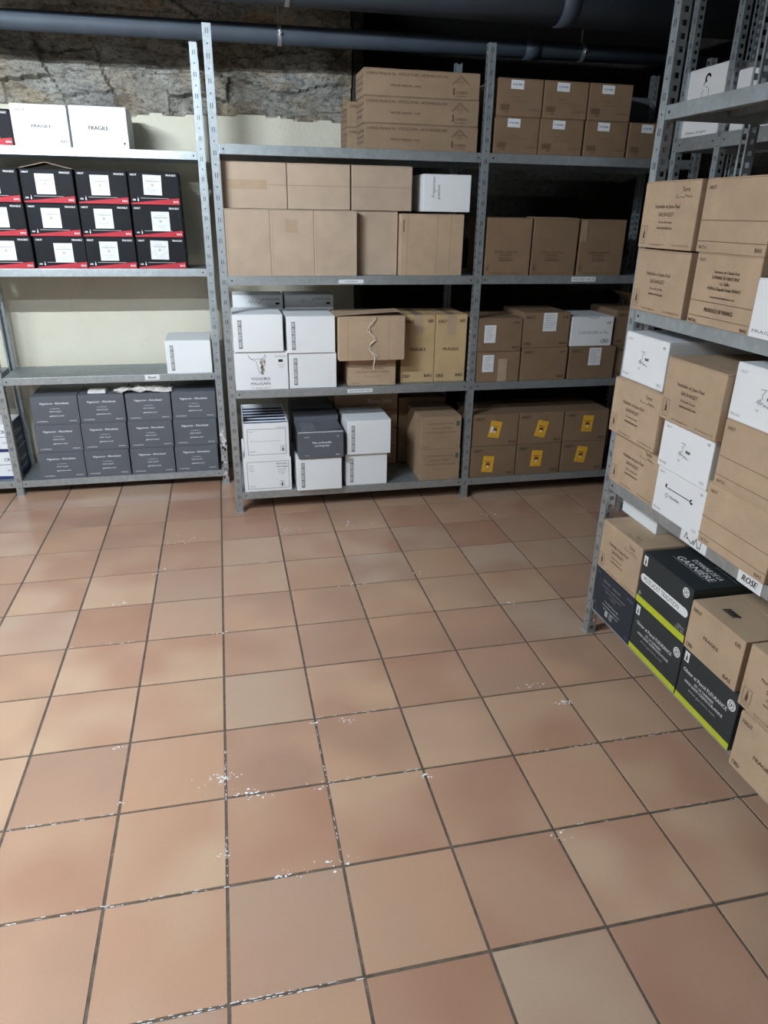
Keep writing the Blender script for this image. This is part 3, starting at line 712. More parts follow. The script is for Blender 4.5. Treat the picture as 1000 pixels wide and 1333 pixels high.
def d_sauv_tall(mb, F, w, d, h):
    f = F['front']; k = 'ink_brown'
    for t_, v, H, W in (('Nathalie et Jean-Paul', .40, .011, .13), ('SAUVAGET', .345, .010, .08), ('35 rue de la Loire', .30, .007, .075), ('44330 MOUZILLON', .26, .007, .08)): f.text(t_, w*.45, h*v, H, W, k, bold=.0004)
    f.line([(.004, h*.64), (w-.004, h*.64)], .0015, 'ink_line'); f.frame(.006, .026, .030, .062, .0012, k); f.bottle(.018, .03, .028, k); f.text('www.sauvaget.com   Tél. 02 40 36 31 09', w*.5, .012, .006, .20, k)
def ex_bent(o, w, d, h):
    mb = MB(); mb.box(-w/2+.01, -d/2+.004, 0, w/2-.01, -.004, .003, 'kraft'); f = mb.obj('flap', o, (0, 0, h+.003)); f.rotation_euler = (R(1.5), 0, 0)
ctype('sauv_tall', 'tall_wine_carton', .264, .30, .302, 'kraft_shaded', d_sauv_tall); ctype('sauv_tall_open', 'tall_wine_carton', .268, .30, .302, 'kraft_shaded', d_sauv_tall, ex_bent)
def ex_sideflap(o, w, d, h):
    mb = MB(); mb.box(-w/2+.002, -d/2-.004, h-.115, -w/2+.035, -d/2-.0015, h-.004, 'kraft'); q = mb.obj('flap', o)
ctype('sauv_tall_flap', 'tall_wine_carton', .274, .30, .300, 'kraft_shaded', d_sauv_tall, ex_sideflap)

def doc_lab(u, v, sw=.07, sh=.095, tl=0):
    def fn(o, w, d, h):
        def dr(f):
            for i in range(6): f.line([(.012, f.h*(.85-.13*i)), (f.w-.012-.01*(i % 3), f.h*(.85-.13*i))], .0022, 'ink_grey')
        sticker(o, u, v, sw, sh, w, d, h, 'label_white', dr, tl, 'white delivery label')
    return fn
def d_mix(tl=None, tr=None, bl=None, br=None, s=.017, k='ink_black'):
    def fn(mb, F, w, d, h):
        f = F['front']
        if tl: f.text(tl, .016, h-.036, s, len(tl)*.0145, k, align='l', bold=.0005)
        if tr: f.text(tr, w-.014, h-.034, s*.8, len(tr)*.011, k, align='r', bold=.0005)
        if bl: f.text(bl, .014, .014, s, len(bl)*.0145, k, align='l', bold=.0005)
        if br: f.text(br, w-.012, .016, s*.8, len(br)*.014, k, align='r', bold=.0005)
    return fn
ctype('p1', 'wine_carton', .268, .32, .190, 'kraft_shaded', d_mix(None, '6 RC', None, 'BAS'), doc_lab(.072, .10, .070, .10))
ctype('p2', 'wine_carton', .270, .32, .180, 'kraft_shaded', None, lambda o, w, d, h: (doc_lab(.072, .11, .070, .10)(o, w, d, h), (lambda mb: (mb.box(.0, -d/2-.0011, .002, .055, -d/2-.0004, h*.75, 'clear_tape'), mb.obj('tape', o)))(MB())))
ctype('p3', 'wine_carton', .292, .33, .200, 'kraft_shaded', d_mix('HAUT', '6 B', 'CRD', 'BAS'), doc_lab(.165, .145, .085, .105))
ctype('p4', 'wine_carton', .292, .33, .197, 'kraft_shaded', d_mix('HAUT', '6 B', None, 'BAS'))
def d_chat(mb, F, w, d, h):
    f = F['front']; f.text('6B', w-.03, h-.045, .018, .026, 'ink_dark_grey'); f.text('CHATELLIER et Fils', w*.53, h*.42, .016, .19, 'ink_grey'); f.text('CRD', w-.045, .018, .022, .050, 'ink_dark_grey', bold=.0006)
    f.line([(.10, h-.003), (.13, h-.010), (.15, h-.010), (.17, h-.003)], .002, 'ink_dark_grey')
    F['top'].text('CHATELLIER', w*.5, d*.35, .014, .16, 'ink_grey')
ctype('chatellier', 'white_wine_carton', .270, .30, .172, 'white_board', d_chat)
ctype('p6', 'wine_carton', .300, .33, .197, 'kraft_shaded', d_mix('HAUT', None, None, None), doc_lab(.165, .135, .080, .105))
ctype('p7', 'wine_carton', .262, .33, .197, 'kraft_shaded', d_mix('HAUT', '6 B', 'CRD', 'BAS'))
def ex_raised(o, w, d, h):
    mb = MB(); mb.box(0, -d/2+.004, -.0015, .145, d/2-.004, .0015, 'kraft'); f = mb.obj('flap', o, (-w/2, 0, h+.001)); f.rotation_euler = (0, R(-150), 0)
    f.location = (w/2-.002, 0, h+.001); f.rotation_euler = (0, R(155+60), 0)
ctype('p8', 'wine_carton', .262, .33, .205, 'kraft_shaded', d_mix('HAUT', '6 B', 'CRD', 'BAS'), ex_raised)

def ylab(u, v, tl, worn=False):
    def fn(o, w, d, h):
        def dr(f):
            f.text('MUSCADET', f.w/2, f.h*.62, .007, .040, 'ink_black', bold=.0004)
            f.poly([(f.w/2-.013, f.h*.38), (f.w/2+.011, f.h*.38), (f.w/2+.014, f.h*.52), (f.w/2+.004, f.h*.58), (f.w/2-.012, f.h*.55)], 'ink_black')
            f.disc(f.w/2, f.h*.36, .008, 'ink_white', 10); f.rect(f.w/2-.004, f.h*.43, f.w/2+.007, f.h*.50, 'ink_red')
            f.line([(.014, f.h*.14), (f.w-.014, f.h*.14)], .0015, 'ink_ochre'); f.line([(.02, f.h*.09), (f.w-.02, f.h*.09)], .0015, 'ink_ochre')
            f.line([(.014, f.h*.9), (f.w-.02, f.h*.9)], .0012, 'ink_ochre')
            if worn: f.poly([(.006, .028), (.024, .034), (.026, .06), (.014, .075), (.007, .062)], 'ink_white')
        sticker(o, u, v, .072, .105, w, d, h, 'label_yellow', dr, tl, 'yellow tilted label with a dark emblem')
    return fn
for k, a in dict(y1=(.145, .105, 10, True), y2=(.15, .095, 13), y3=(.155, .115, 4), y4=(.115, .085, 5), y5=(.135, .105, 3), y6=(.135, .115, 9)).items():
    ctype(k, 'wine_carton', .296, .33, .200, 'kraft_shaded', d_mix('HAUT', None, None, 'BAS', .018), ylab(*a))
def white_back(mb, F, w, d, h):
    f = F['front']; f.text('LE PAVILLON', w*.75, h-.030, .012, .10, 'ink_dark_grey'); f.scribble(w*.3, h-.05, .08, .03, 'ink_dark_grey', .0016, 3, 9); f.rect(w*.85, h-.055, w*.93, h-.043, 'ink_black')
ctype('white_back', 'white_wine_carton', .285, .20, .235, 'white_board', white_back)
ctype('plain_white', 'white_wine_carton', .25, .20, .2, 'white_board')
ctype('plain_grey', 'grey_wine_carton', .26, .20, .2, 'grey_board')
ctype('plain_dark', 'wine_carton', .31, .19, .43, 'kraft_shaded', d_lines)
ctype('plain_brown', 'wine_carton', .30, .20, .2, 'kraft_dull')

# right-hand rack kinds
def d_nettec(mb, F, w, d, h):
    f = F['front']; f.text('HAUT', .016, h-.030, .011, .032, 'ink_brown', align='l', bold=.0004)
    f.line([(.001, h*.44), (w-.001, h*.44)], .0024, 'ink_line'); f.line([(.001, h*.155), (w-.001, h*.155)], .0024, 'ink_line')
    f.text('NeTTeC', .014, .010, .010, .038, 'ink_brown', align='l', bold=.0003); f.text('BAS', w-.012, .010, .011, .028, 'ink_brown', align='r', bold=.0004)
ctype('nettec', 'wine_carton', .300, .33, .202, 'kraft_light', d_nettec)
def d_produce(mb, F, w, d, h):
    f = F['front']; k = 'ink_brown'; f.text('HAUT', .014, h-.024, .010, .030, k, align='l', bold=.0004)
    for t_, v, H, W in (('Laurence et Claude-Paul', .74, .009, .11), ('DOMAINE DU HAUT VENT', .66, .010, .12), ('La Salle', .585, .010, .04), ('44330 La Chapelle-Heulin FRANCE', .51, .009, .15), ('www.domaineduhautvent.com', .40, .006, .11)): f.text(t_, w*.52, h*v, H, W, k, bold=.0004)
    f.line([(.001, h*.335), (w-.001, h*.335)], .0024, 'ink_line'); f.text('PRODUCE OF FRANCE', w*.5, h*.20, .012, .13, k, bold=.0004); f.line([(.001, h*.12), (w-.001, h*.12)], .0024, 'ink_line')
    f.text('NeTTeC', .010, .005, .010, .038, k, align='l', bold=.0003); f.text('BAS', w-.008, .005, .010, .026, k, align='r', bold=.0004)
ctype('produce', 'wine_carton', .284, .33, .205, 'kraft_light', d_produce)
def d_script(mb, F, w, d, h):
    f = F['front']; k = 'ink_dark_grey'; f.text('HAUT', .018, h-.026, .008, .028, 'ink_grey', align='l'); f.text('6B', w-.018, h-.026, .009, .014, k, align='r')
    f.text('FRAGILE', .010, .014, .008, .040, 'ink_grey', align='l'); f.text('CRD', w-.014, .012, .010, .024, 'ink_grey', align='r')
    c = w*.50; f.line([(c-.022, h*.66), (c-.002, h*.67), (c-.014, h*.58), (c-.010, h*.50)], .0015, k); f.scribble(c-.03, h*.40, .035, .020, k, .0014, 3, 8)
    f.text('NUIT', c+.018, h*.50, .010, .024, 'ink_black', bold=.0008); f.scribble(c-.005, h*.38, .034, .010, k, .0010, 6, 12); f.line([(c-.028, h*.33), (c-.022, h*.28), (c-.016, h*.33)], .0012, k)
ctype('script_white', 'white_wine_carton', .265, .33, .163, 'white_board', d_script)
def d_line(mb, F, w, d, h):
    f = F['front']; k = 'ink_dark_grey'; f.text('HAUT', .014, h-.022, .008, .028, 'ink_grey', align='l'); f.text('6B', w-.016, h-.026, .009, .014, k, align='r'); f.text('FRAGILE', .010, .012, .008, .040, 'ink_grey', align='l'); f.text('CRD', w-.014, .012, .010, .026, 'ink_grey', align='r')
    f.poly([(w*.21, h*.62), (w*.24, h*.60), (w*.25, h*.68), (w*.22, h*.70)], 'ink_black'); f.line([(w*.26, h*.62), (w*.72, h*.62)], .0035, k); f.ring(w*.76, h*.62, .006, .005, 'ink_black', 90, 330)
    f.ring(w*.27, h*.46, .007, .0014, k); f.text('Vintillac', w*.43, h*.44, .010, .055, k, .2)
ctype('line_white', 'white_wine_carton', .265, .33, .165, 'white_board', d_line)
ctype('fragile_white', 'white_wine_carton', .28, .33, .155, 'white_board', d_mix(None, None, 'FRAGILE', None, .009, 'ink_grey'))
def bottle_square(f, u, v, H=.036):
    f.rect(u, v, u+H*.62, v+H, 'ink_white'); f.bottle(u+H*.31, v+.004, H*.75, 'ink_black')
def rondel(f, u, v, r):
    f.disc(u, v, r, 'ink_white'); f.ring(u, v, r*.70, r*.13, 'charcoal_board', 20, 160); f.ring(u, v, r*.70, r*.13, 'charcoal_board', 200, 340); f.ring(u-r*.22, v, r*.28, r*.13, 'charcoal_board'); f.ring(u+r*.22, v, r*.28, r*.13, 'charcoal_board', -60, 240)
def d_garn(mb, F, w, d, h):
    f = F['front']; bottle_square(f, .008, h-.047); y = h*.53; r = .0155
    f.poly([(.022+r*math.cos(R(a))-.0, y+r*math.sin(R(a))) for a in range(90, 271, 15)]+[(w-.022+r*math.cos(R(a)), y+r*math.sin(R(a))) for a in range(-90, 91, 15)], 'ink_white')
    f.text('MUSCADET TRADITION', w*.45, y-.009, .019, w*.72, 'charcoal_board'); rondel(f, w-.034, h-.026, .017)
    f.rect(0, .004, w, .030, 'ink_lime'); f.line([(.010, .040), (.016, .050), (.024, .040)], .002, 'ink_pale'); f.text('6B', .015, .036, .008, None, 'ink_pale'); f.text('750ml', w-.010, .046, .009, .035, 'ink_pale', align='r'); f.text('12% vol.', w-.008, .035, .009, .045, 'ink_pale', align='r')
    g = F['top']; g.text('DOMAINE DE LA', w*.60, .120, .022, .150, 'ink_white', bold=.0003); g.text('GARNIÈRE', w*.54, .082, .029, .185, 'ink_white', bold=.0005); g.line([(w*.20, .075), (w*.80, .075)], .0014, 'ink_pale'); g.line([(w*.55, .17), (w*.95, .165)], .0012, 'ink_pale')
    F['right'].ring(.10, h*.22, .050, .006, 'ink_lime', 20, 160)
ctype('garniere', 'black_wine_carton', .296, .33, .200, 'charcoal_board', d_garn)
def d_fleur(mb, F, w, d, h):
    f = F['front']; bottle_square(f, .010, h-.045); rondel(f, w-.026, h*.76, .018)
    f.text('Olivier et Pascal FLEURANCE', w*.46, h*.60, .0135, .215, 'ink_white', bold=.0002); f.text('201, LA GARNIERE', w*.47, h*.50, .010, .095, 'ink_white', bold=.0001)
    f.text('44330 SAINT-CREPIN-SUR-MOINE', w*.47, h*.425, .010, .19, 'ink_white', bold=.0001); f.text('www.garniere.com', w*.46, h*.32, .011, .135, 'ink_white', bold=.0002)
    f.rect(0, .003, w, .025, 'ink_lime')
ctype('fleurance', 'black_wine_carton', .294, .33, .196, 'charcoal_board', d_fleur)
def d_navy(mb, F, w, d, h):
    f = F['front']; k = 'ink_faint_blue'; kk = 'ink_grey'
    f.text('MÉNARD - GABORIT', w*.42, h*.78, .010, .13, kk); 
    for i, (t_, W) in enumerate((('La Minière - 44690 MONNIÈRES', .17), ('Vignerons indépendants', .12), ('FRANCE', .04), ('', 0), ('Tél. 02 40 54 61 06', .10), ('domaine@menardgaborit.fr', .13), ('www.menardgaborit.fr', .11))):
        if t_: f.text(t_, w*.48, h*(.68-.075*i), .007, W, kk if i < 3 else 'ink_pale')
    f.text('FRAGILE', w-.012, h*.86, .008, .04, k, align='r'); f.text('HAUT', .006, h-.022, .008, .022, k, align='l'); f.text('BAS', w-.010, .014, .008, .02, k, align='r'); f.text('6B', .008, .04, .008, .012, k, align='l')
    f.rect(w*.35, .022, w*.35+.018, .044, 'ink_pale'); f.text('f', w*.35+.010, .024, .016, .008, 'navy_board', bold=.0004); f.frame(w*.46, .022, w*.46+.020, .044, .0022, 'ink_pale'); f.ring(w*.46+.010, .033, .005, .002, 'ink_pale')
ctype('navy', 'navy_wine_carton', .278, .33, .196, 'navy_board', d_navy)
def d_hf(mb, F, w, d, h):
    f = F['front']; k = 'ink_brown'
    f.text('HAUT', .014, h-.032, .014, .040, k, align='l', bold=.0005); f.text('6B', w-.016, h-.032, .015, .024, k, align='r', bold=.0005); f.text('FRAGILE', w*.47, h*.44, .013, .072, k, bold=.0005)
    f.text('CRD', .012, .014, .014, .030, k, align='l', bold=.0005); f.text('BAS', w-.022, .014, .014, .034, k, align='r', bold=.0005)
def d_hf_top(mb, F, w, d, h):
    d_hf(mb, F, w, d, h); [F['top'].line([(w*.30+.009*i, .052), (w*.30+.009*i+.003, .078)], .006, 'ink_black') for i in range(6)]; F['top'].line([(w*.29, .060), (w*.50, .066)], .005, 'ink_black'); F['top'].line([(w*.30, .072), (w*.52, .072)], .005, 'ink_black')
ctype('hf', 'wine_carton', .262, .33, .192, 'kraft_light', d_hf); ctype('hf_top', 'wine_carton', .262, .33, .172, 'kraft_light', d_hf_top)
def d_face(mb, F, w, d, h):
    f = F['front']; c = w*.50; k = 'ink_black'; y = h*.83
    f.ring(c, y, .016, .010, k, 20, 230, 14); f.line([(c-.020, y-.012), (c-.026, y-.026)], .005, k)
    f.line([(c-.024, y-.044), (c-.034, y-.060), (c-.036, y-.085), (c-.032, y-.098)], .003, k); f.line([(c+.012, y-.042), (c+.020, y-.055), (c+.018, y-.080)], .003, k); f.line([(c-.012, y-.034), (c+.006, y-.036)], .002, k)
    f.text('Famille', c-.01, h*.36, .014, .085, 'ink_dark_grey', .3); f.text('Clisson, Gorges', w*.38, h*.05, .011, .16, 'ink_dark_grey', .3)
ctype('famille', 'white_wine_carton', .298, .30, .288, 'white_board', d_face)
def d_bluecase(mb, F, w, d, h):
    f = F['front']; f.poly([(0.002, .002), (w-.002, .002), (w-.002, .018), (.002, .03)], 'blue_board'); f.line([(w*.3, h*.55), (w*.9, h*.55)], .003, 'blue_board'); f.text('CRD', w-.02, h*.68, .02, .05, 'blue_board', align='r', bold=.0006); f.text('BAS', w-.02, h*.30, .012, .04, 'ink_grey', align='r')
    g = F['right']; g.rect(.01, .002, d-.004, h-.004, 'blue_board'); g.text('Château', d*.5, h*.50, .030, d*.7, 'ink_white', .3); g.text('Cassemichère', d*.5, h*.22, .020, d*.7, 'ink_white', .3)
ctype('blue_case', 'white_wine_carton', .27, .30, .172, 'white_board', d_bluecase)

# ------------------------------------------------------------------ placing: left rack
Y0 = LR_Y+.006
LS = [.095, .727, 1.330, 1.937]
GB = 'black and red wine cartons on the left rack'
ordw = ['leftmost', 'second from the left', 'third from the left', 'rightmost']
rows = [(LS[2], [-1.170, -.893, -.628, -.358], 'bottom row'), (LS[2]+.1675, [-1.178, -.903, -.634, -.360], 'middle row'), (LS[2]+.335, [-1.182, -.908, -.632, -.362], 'top row')]
for r, (z, xs, nm) in enumerate(rows):
    for i, x in enumerate(xs):
        key = KB[[[0, 1, 2, 3], [0, 2, 2, 1], [2, 2, 2, 3]][r][i]]
        o = carton(key, x, Y0+.002*((i+r) % 2), z, f'black carton with red band, {nm}, {ordw[i]}', GB)
        if (r, i) == (2, 1):
            mb = MB(); w_ = .262
            for s in (-1, 1):
                a = [(s*w_/2, -.14, .0), (0, -.14, .030), (0, .0, .030), (s*w_/2, .0, .0)]
                mb.quad(a, 'kraft'); mb.quad([(p[0], p[1], p[2]+.0025) for p in a], 'black_board'); mb.quad([a[0], a[1], (a[1][0], a[1][1], a[1][2]+.0025), (a[0][0], a[0][1], a[0][2]+.0025)], 'kraft_pale')
            fl = mb.obj('flap', o, (0, 0, .168)); fl['label'] = 'lid flaps pushed up into a low peak'
GG = 'dark grey wine cartons on the bottom shelf of the left rack'
for r, nm in enumerate(('bottom row', 'middle row', 'top row')):
    for i, x in enumerate((-1.085, -.808, -.537, -.268)):
        carton('grey', x+[0, .006, .012][r]+(.012 if i == 0 else 0), Y0+.004*(i % 2), LS[0]+r*.1728, f'dark grey printed wine carton, {nm}, {["leftmost", "second from the left", "third from the left", "rightmost"][i]}', GG)
carton('black_b1', -1.172, Y0, LS[3], 'black and red carton alone on the top shelf beside the white cartons', None)
carton('white_fragile', -.903, Y0, LS[3], 'white carton with HAUT, FRAGILE and BAS on the left rack top shelf')
carton('white_fragile2', -.620, Y0, LS[3], 'white carton printed FRAGILE only, right one on the left rack top shelf')
carton('white_strip', -.262, Y0, LS[1], 'lone white carton with a grey strip on the nearly empty left shelf')
carton('blue_case', -1.475, Y0+.045, LS[0], 'white and navy carton left of the left post, lower one', d=.245); carton('blue_case', -1.478, Y0+.05, LS[0]+.173, 'white and navy carton left of the left post, upper one', d=.24)
carton('blue_case', -1.77, Y0, LS[0], 'white carton mostly outside the left edge of the photo')

# paper scraps on the grey cartons
def crumple(name, label, cat, c, sx, sy, sz, mat, seed):
    mb = MB(); nx, ny = 16, 10; rg = random.Random(seed); ids = {}
    for i in range(nx+1):
        for j in range(ny+1):
            a, b_ = i/nx-.5, j/ny-.5; nv = Vector((a*4+seed, b_*4, seed)); k = noise.noise(nv*1.7)+.6*noise.noise(nv*4)
            ids[i, j] = len(mb.v); mb.v.append((a*sx+.012*noise.noise(nv*3), b_*sy+.012*noise.noise(nv*3+Vector((9, 0, 0))), max(.0, sz*(.5+.9*k)*(1-1.2*max(abs(a), abs(b_))))+.001))
    n0 = len(mb.v); mb.v += [(p[0], p[1], p[2]-.0008) for p in mb.v]
    for i in range(nx):
        for j in range(ny):
            q = (ids[i, j], ids[i+1, j], ids[i+1, j+1], ids[i, j+1]); mb.f.append(q); mb.mi.append(mb.m(mat)); mb.f.append(tuple(n0+k for k in reversed(q))); mb.mi.append(0)
    return tag(mb.obj(name, None, c), label, cat)
ztop = LS[0]+3*.1728+.0015
crumple('crumpled_paper', 'crumpled off-white paper lying across two grey cartons', 'paper', (-.42, Y0+.064, ztop), .34, .12, .048, 'paper_scrap', 3)
mb = MB(); mb.bevbox(-.052, -.035, 0, .052, .035, .012, .003, 'label_white'); mb.bevbox(-.050, -.030, .0122, .048, .032, .020, .003, 'paper_scrap')
o = tag(mb.obj('folded_paper', None, (-.685, Y0+.06, ztop)), 'small folded white paper pad on a grey carton', 'paper'); o.rotation_euler = (0, 0, R(-4))

# ------------------------------------------------------------------ middle rack, left bay
YM = MR_Y+.006; MS = [.128, .729, 1.330, 1.941]
for i, nm in enumerate(('bottom', 'middle', 'top')):
    carton('luneau', .847-.002*i, YM, MS[3]+.1183*i, f'long flat printed brown carton in front, {nm} of the stack of three', 'long flat cartons on the top shelf')
for i in range(2): carton('luneau', .800, YM+.232, MS[3]+.1183*i, f'long flat brown carton standing behind the front stack, {"lower" if i == 0 else "upper"}', 'long flat cartons on the top shelf', w=.59)
for i, nm in enumerate(('leftmost, taped across', 'middle', 'right')):
    carton('plain_long_taped' if i == 0 else 'plain_long', [.1300, .4575, .790][i], YM+.05, MS[2]+.3245, f'plain brown carton on its side in the upper row, {nm}', 'plain brown cartons on the middle rack')
for i, nm in enumerate(('leftmost', 'second, with a taped patch', 'third')):
    carton('plain_tall_taped' if i == 1 else 'plain_tall', [.1300, .3565, .5830][i], YM, MS[2], f'plain upright brown carton in the lower row, {nm}', 'plain brown cartons on the middle rack')
carton('plain_tall', .8165, YM+.06, MS[2], 'plain upright brown carton set back beside the third one', 'plain brown cartons on the middle rack')
carton('plain_wide', 1.050, YM+.01, MS[2], 'large plain carton, widest, under the white handwritten one')
carton('white_hand', 1.172, YM+.03, MS[2]+.3245, 'white carton with handwriting on top of the brown ones')
# shelf 2
carton('white_bull', .120+.012, YM, MS[1], 'white carton with a line-drawn bull head and grapes')
carton('white_strip', .136, YM-.012, MS[1]+.2105, 'white carton standing on the bull-head carton', 'white cartons with a grey strip on the middle rack')
carton('white_strip', .428, YM+.004, MS[1], 'white carton right of the bull-head carton', 'white cartons with a grey strip on the middle rack')
carton('white_strip', .421, YM-.006, MS[1]+.1975, 'white carton on the stack left of the twine-tied brown carton', 'white cartons with a grey strip on the middle rack')
for i in range(2):
    for j in range(2): carton('white_back', .150+.296*i, YM+.345, MS[1]+.236*j, f'white carton in the shadow behind the front row, {["left", "right"][i]} {["lower", "upper"][j]}', 'white cartons at the back of the middle shelf')
carton('small_brown', .764, YM+.012, MS[1]+.001, 'small printed brown carton under the twine-tied one')
carton('plain_brown', .730, YM+.29, MS[1], 'shaded brown carton behind the small printed one', w=.30, h=.24)
carton('tied_brown', .701, YM-.045, MS[1]+.155, 'brown carton with a loose flap and knotted twine down its front')
carton('tall_haut', 1.0785, YM+.06, MS[1], 'upright yellowish carton printed FRAGILE, left one, half behind the tied carton', 'upright FRAGILE cartons')
carton('tall_haut', 1.282, YM+.055, MS[1], 'upright yellowish carton printed FRAGILE, right one beside the post', 'upright FRAGILE cartons', w=.186)
# shelf 3 (bottom)
carton('framed_white', .146, YM-.006, MS[0], 'white carton with a thin black frame on the bottom shelf')
carton('open_white', .158, YM-.004, MS[0]+.2058, 'open white carton showing its bottle dividers')
carton('white_strip', .447, YM-.038, MS[0], 'white carton jutting out under the open grey one', 'white cartons with a grey strip on the middle rack', h=.200)
carton('grey_open', .460, YM-.050, MS[0]+.2008, 'grey carton with its printed flaps half open')
carton('plain_grey', .455, YM+.310, MS[0], 'grey carton behind the half-open grey one', d=.22, h=.42)
carton('white_strip', .742, YM+.000, MS[0], 'white carton at the bottom right of the white group', 'white cartons with a grey strip on the middle rack', w=.252)
carton('white_strip', .748, YM-.016, MS[0]+.198, 'white carton on top, right of the half-open grey one', 'white cartons with a grey strip on the middle rack', w=.262, h=.205)
for i in range(4):
    carton('poison', .735, YM+.352, MS[0]+.1203*i, ['flat brown carton deep on the bottom shelf, lowest of four', 'flat brown carton deep on the bottom shelf, second from below', 'flat brown carton deep on the bottom shelf, third from below', 'flat brown carton with pale lettering, top of the deep stack'][i], 'flat cartons behind the white ones')
carton('plain_dark', 1.150, YM+.375, MS[0], 'dark brown carton deep behind the two beside the middle post')
carton('low_brown', 1.202, YM, MS[0], 'brown printed carton beside the middle post, lower', 'brown cartons beside the middle post'); carton('low_brown', 1.200, YM+.004, MS[0]+.2008, 'brown printed carton beside the middle post, upper', 'brown cartons beside the middle post')
# ------------------------------------------------------------------ middle rack, right bay
G3 = 'small cartons with blue-printed labels on the top shelf'
for i, x in enumerate((1.535, 1.787, 2.046, 2.305)): carton('bottled_small', x, YM, MS[3], f'brown carton with a small white label, lower row, {["leftmost beside the post", "second", "third", "rightmost"][i]}', G3)
for i, x in enumerate((1.540, 1.794, 2.049)): carton('bottled_small', x, YM+.003, MS[3]+.1730, f'brown carton with a small white label, upper row, {["left", "middle", "right"][i]}', G3)
carton('plain_grey', 2.40, YM+.34, MS[3], 'pale grey carton deep in the top right corner', w=.20, h=.34)
carton('sauv_tall', 1.530, YM, MS[2], 'upright brown carton right of the middle post', 'upright printed cartons in the dark bay')
carton('sauv_tall_open', 1.805, YM, MS[2], 'upright brown carton with its lid bulging, middle one', 'upright printed cartons in the dark bay')
carton('sauv_tall_flap', 2.090, YM, MS[2], 'upright brown carton with a torn side flap, right one', 'upright printed cartons in the dark bay')
carton('p2', 1.520, YM, MS[1], 'taped brown carton with a delivery label, directly right of the post'); carton('p1', 1.518, YM-.004, MS[1]+.1805, 'brown carton marked 6 RC with a delivery label')
carton('p4', 1.800, YM, MS[1], 'brown carton marked HAUT and BAS without any label'); carton('p3', 1.793, YM, MS[1]+.1975, 'brown carton marked CRD with a delivery label, above the unlabelled one')
carton('p6', 2.108, YM, MS[1], 'brown carton with a delivery label under the white carton'); carton('chatellier', 2.100, YM+.002, MS[1]+.1980, 'white carton marked CRD in the dark bay')
carton('p7', 2.420, YM+.02, MS[1], 'brown carton at the far right of the dark bay, lower', w=.23); carton('p8', 2.392, YM+.02, MS[1]+.1980, 'brown carton with a raised flap at the far right of the dark bay')
G4 = 'brown cartons with yellow labels'
for i, x in enumerate((1.524, 1.826, 2.130)):
    carton(['y4', 'y5', 'y6'][i], x, YM, MS[0], f'brown carton with a yellow label, lower row, {["left, beside the post", "middle", "right"][i]}', G4)
    carton(['y1', 'y2', 'y3'][i], x+.001, YM+.004, MS[0]+.2008, f'brown carton with a yellow label, upper row, {["left, label worn", "middle, label most tilted", "right"][i]}', G4)

# ------------------------------------------------------------------ right-hand rack (faces west): x arg is the far end of the front face
XF = 1.514; RS = [.165, .705, 1.345, 1.974]
def rc(key, yl, xf, z, label, group=None, **k): return carton(key, yl, xf, z, label, group, face='W', **k)
rc('sauv', .349, XF, RS[2], 'brown printed carton on the middle right shelf beside the post, lower'); rc('sauv_logo', .352, XF-.004, RS[2]+.205, 'brown carton with a handwritten-style logo, top of the post-side stack', h=.203)
rc('produce', .016, XF, RS[2], 'brown carton printed PRODUCE OF FRANCE'); rc('nettec', .032, XF, RS[2]+.2055, 'brown carton with two ruled lines, on the PRODUCE OF FRANCE carton')
rc('fragile_white', -.272, XF-.004, RS[2], 'white carton cut by the right edge, right of PRODUCE OF FRANCE'); 
rc('sauv_logo', .328, XF+.005, RS[1], 'brown printed carton at the foot of the post-side stack, second shelf'); rc('sauv_logo', .333, 1.488, RS[1]+.2005, 'brown printed carton jutting out below the white script carton')
rc('script_white', .335, 1.508, RS[1]+.401, 'white carton with a script logo, topmost beside the right post', w=.265)
rc('line_white', .024, XF, RS[1]+.001, 'white carton with a ruled script line, bottom of its stack'); rc('script_white', .022, XF-.010, RS[1]+.1665, 'white carton with a script logo under the large brown one', h=.163)
rc('sauv', .030, XF-.028, RS[1]+.330, 'brown printed carton resting on the white script carton', w=.290)
rc('nettec', -.243, XF-.004, RS[1]+.001, 'brown ruled carton at the right edge, lower one'); rc('nettec', -.2625, XF-.006, RS[1]+.2035, 'brown ruled carton at the right edge, upper one')
rc('script_white', -.264, XF-.006, RS[1]+.406, 'white script carton cut by the right edge of the photo')
XB = 1.490
rc('navy', .262, XB, RS[0], 'navy carton at floor level beside the right post'); rc('sauv_logo_top', .270, XB-.002, RS[0]+.1965, 'brown carton standing on the navy carton', w=.280)
rc('fleurance', -.020, XB, RS[0], 'black carton with a lime stripe and white address, left one', 'black cartons with white address', w=.290); rc('fleurance', -.318, XB-.002, RS[0], 'black carton with a lime stripe and white address, right one', 'black cartons with white address', w=.272)
rc('garniere', -.020, XB-.003, RS[0]+.1965, 'black carton with a white MUSCADET TRADITION band and lime stripe', w=.288)
rc('hf_top', -.314, XB-.006, RS[0]+.1965, 'brown FRAGILE carton with a black scribble on its lid', w=.250)
rc('hf', -.632, XB-.030, RS[0], 'brown FRAGILE carton at the lower right corner, cut by the edge', w=.250); rc('sauv', -.600, XB-.022, RS[0]+.1925, 'brown printed carton at the right edge on the corner carton', w=.28)
rc('plain_white', .335, 1.60, RS[0]+.397, 'white carton showing behind the brown one on the lowest right shelf', w=.24, h=.075, d=.22)
carton('famille', 1.540, 2.372, 2.005, 'white carton with a drawn head above the right rack', face='W')
rc('plain_white', 1.185, 2.38, 2.005, 'plain white carton behind the dim post, far upper right', w=.30, h=.24)

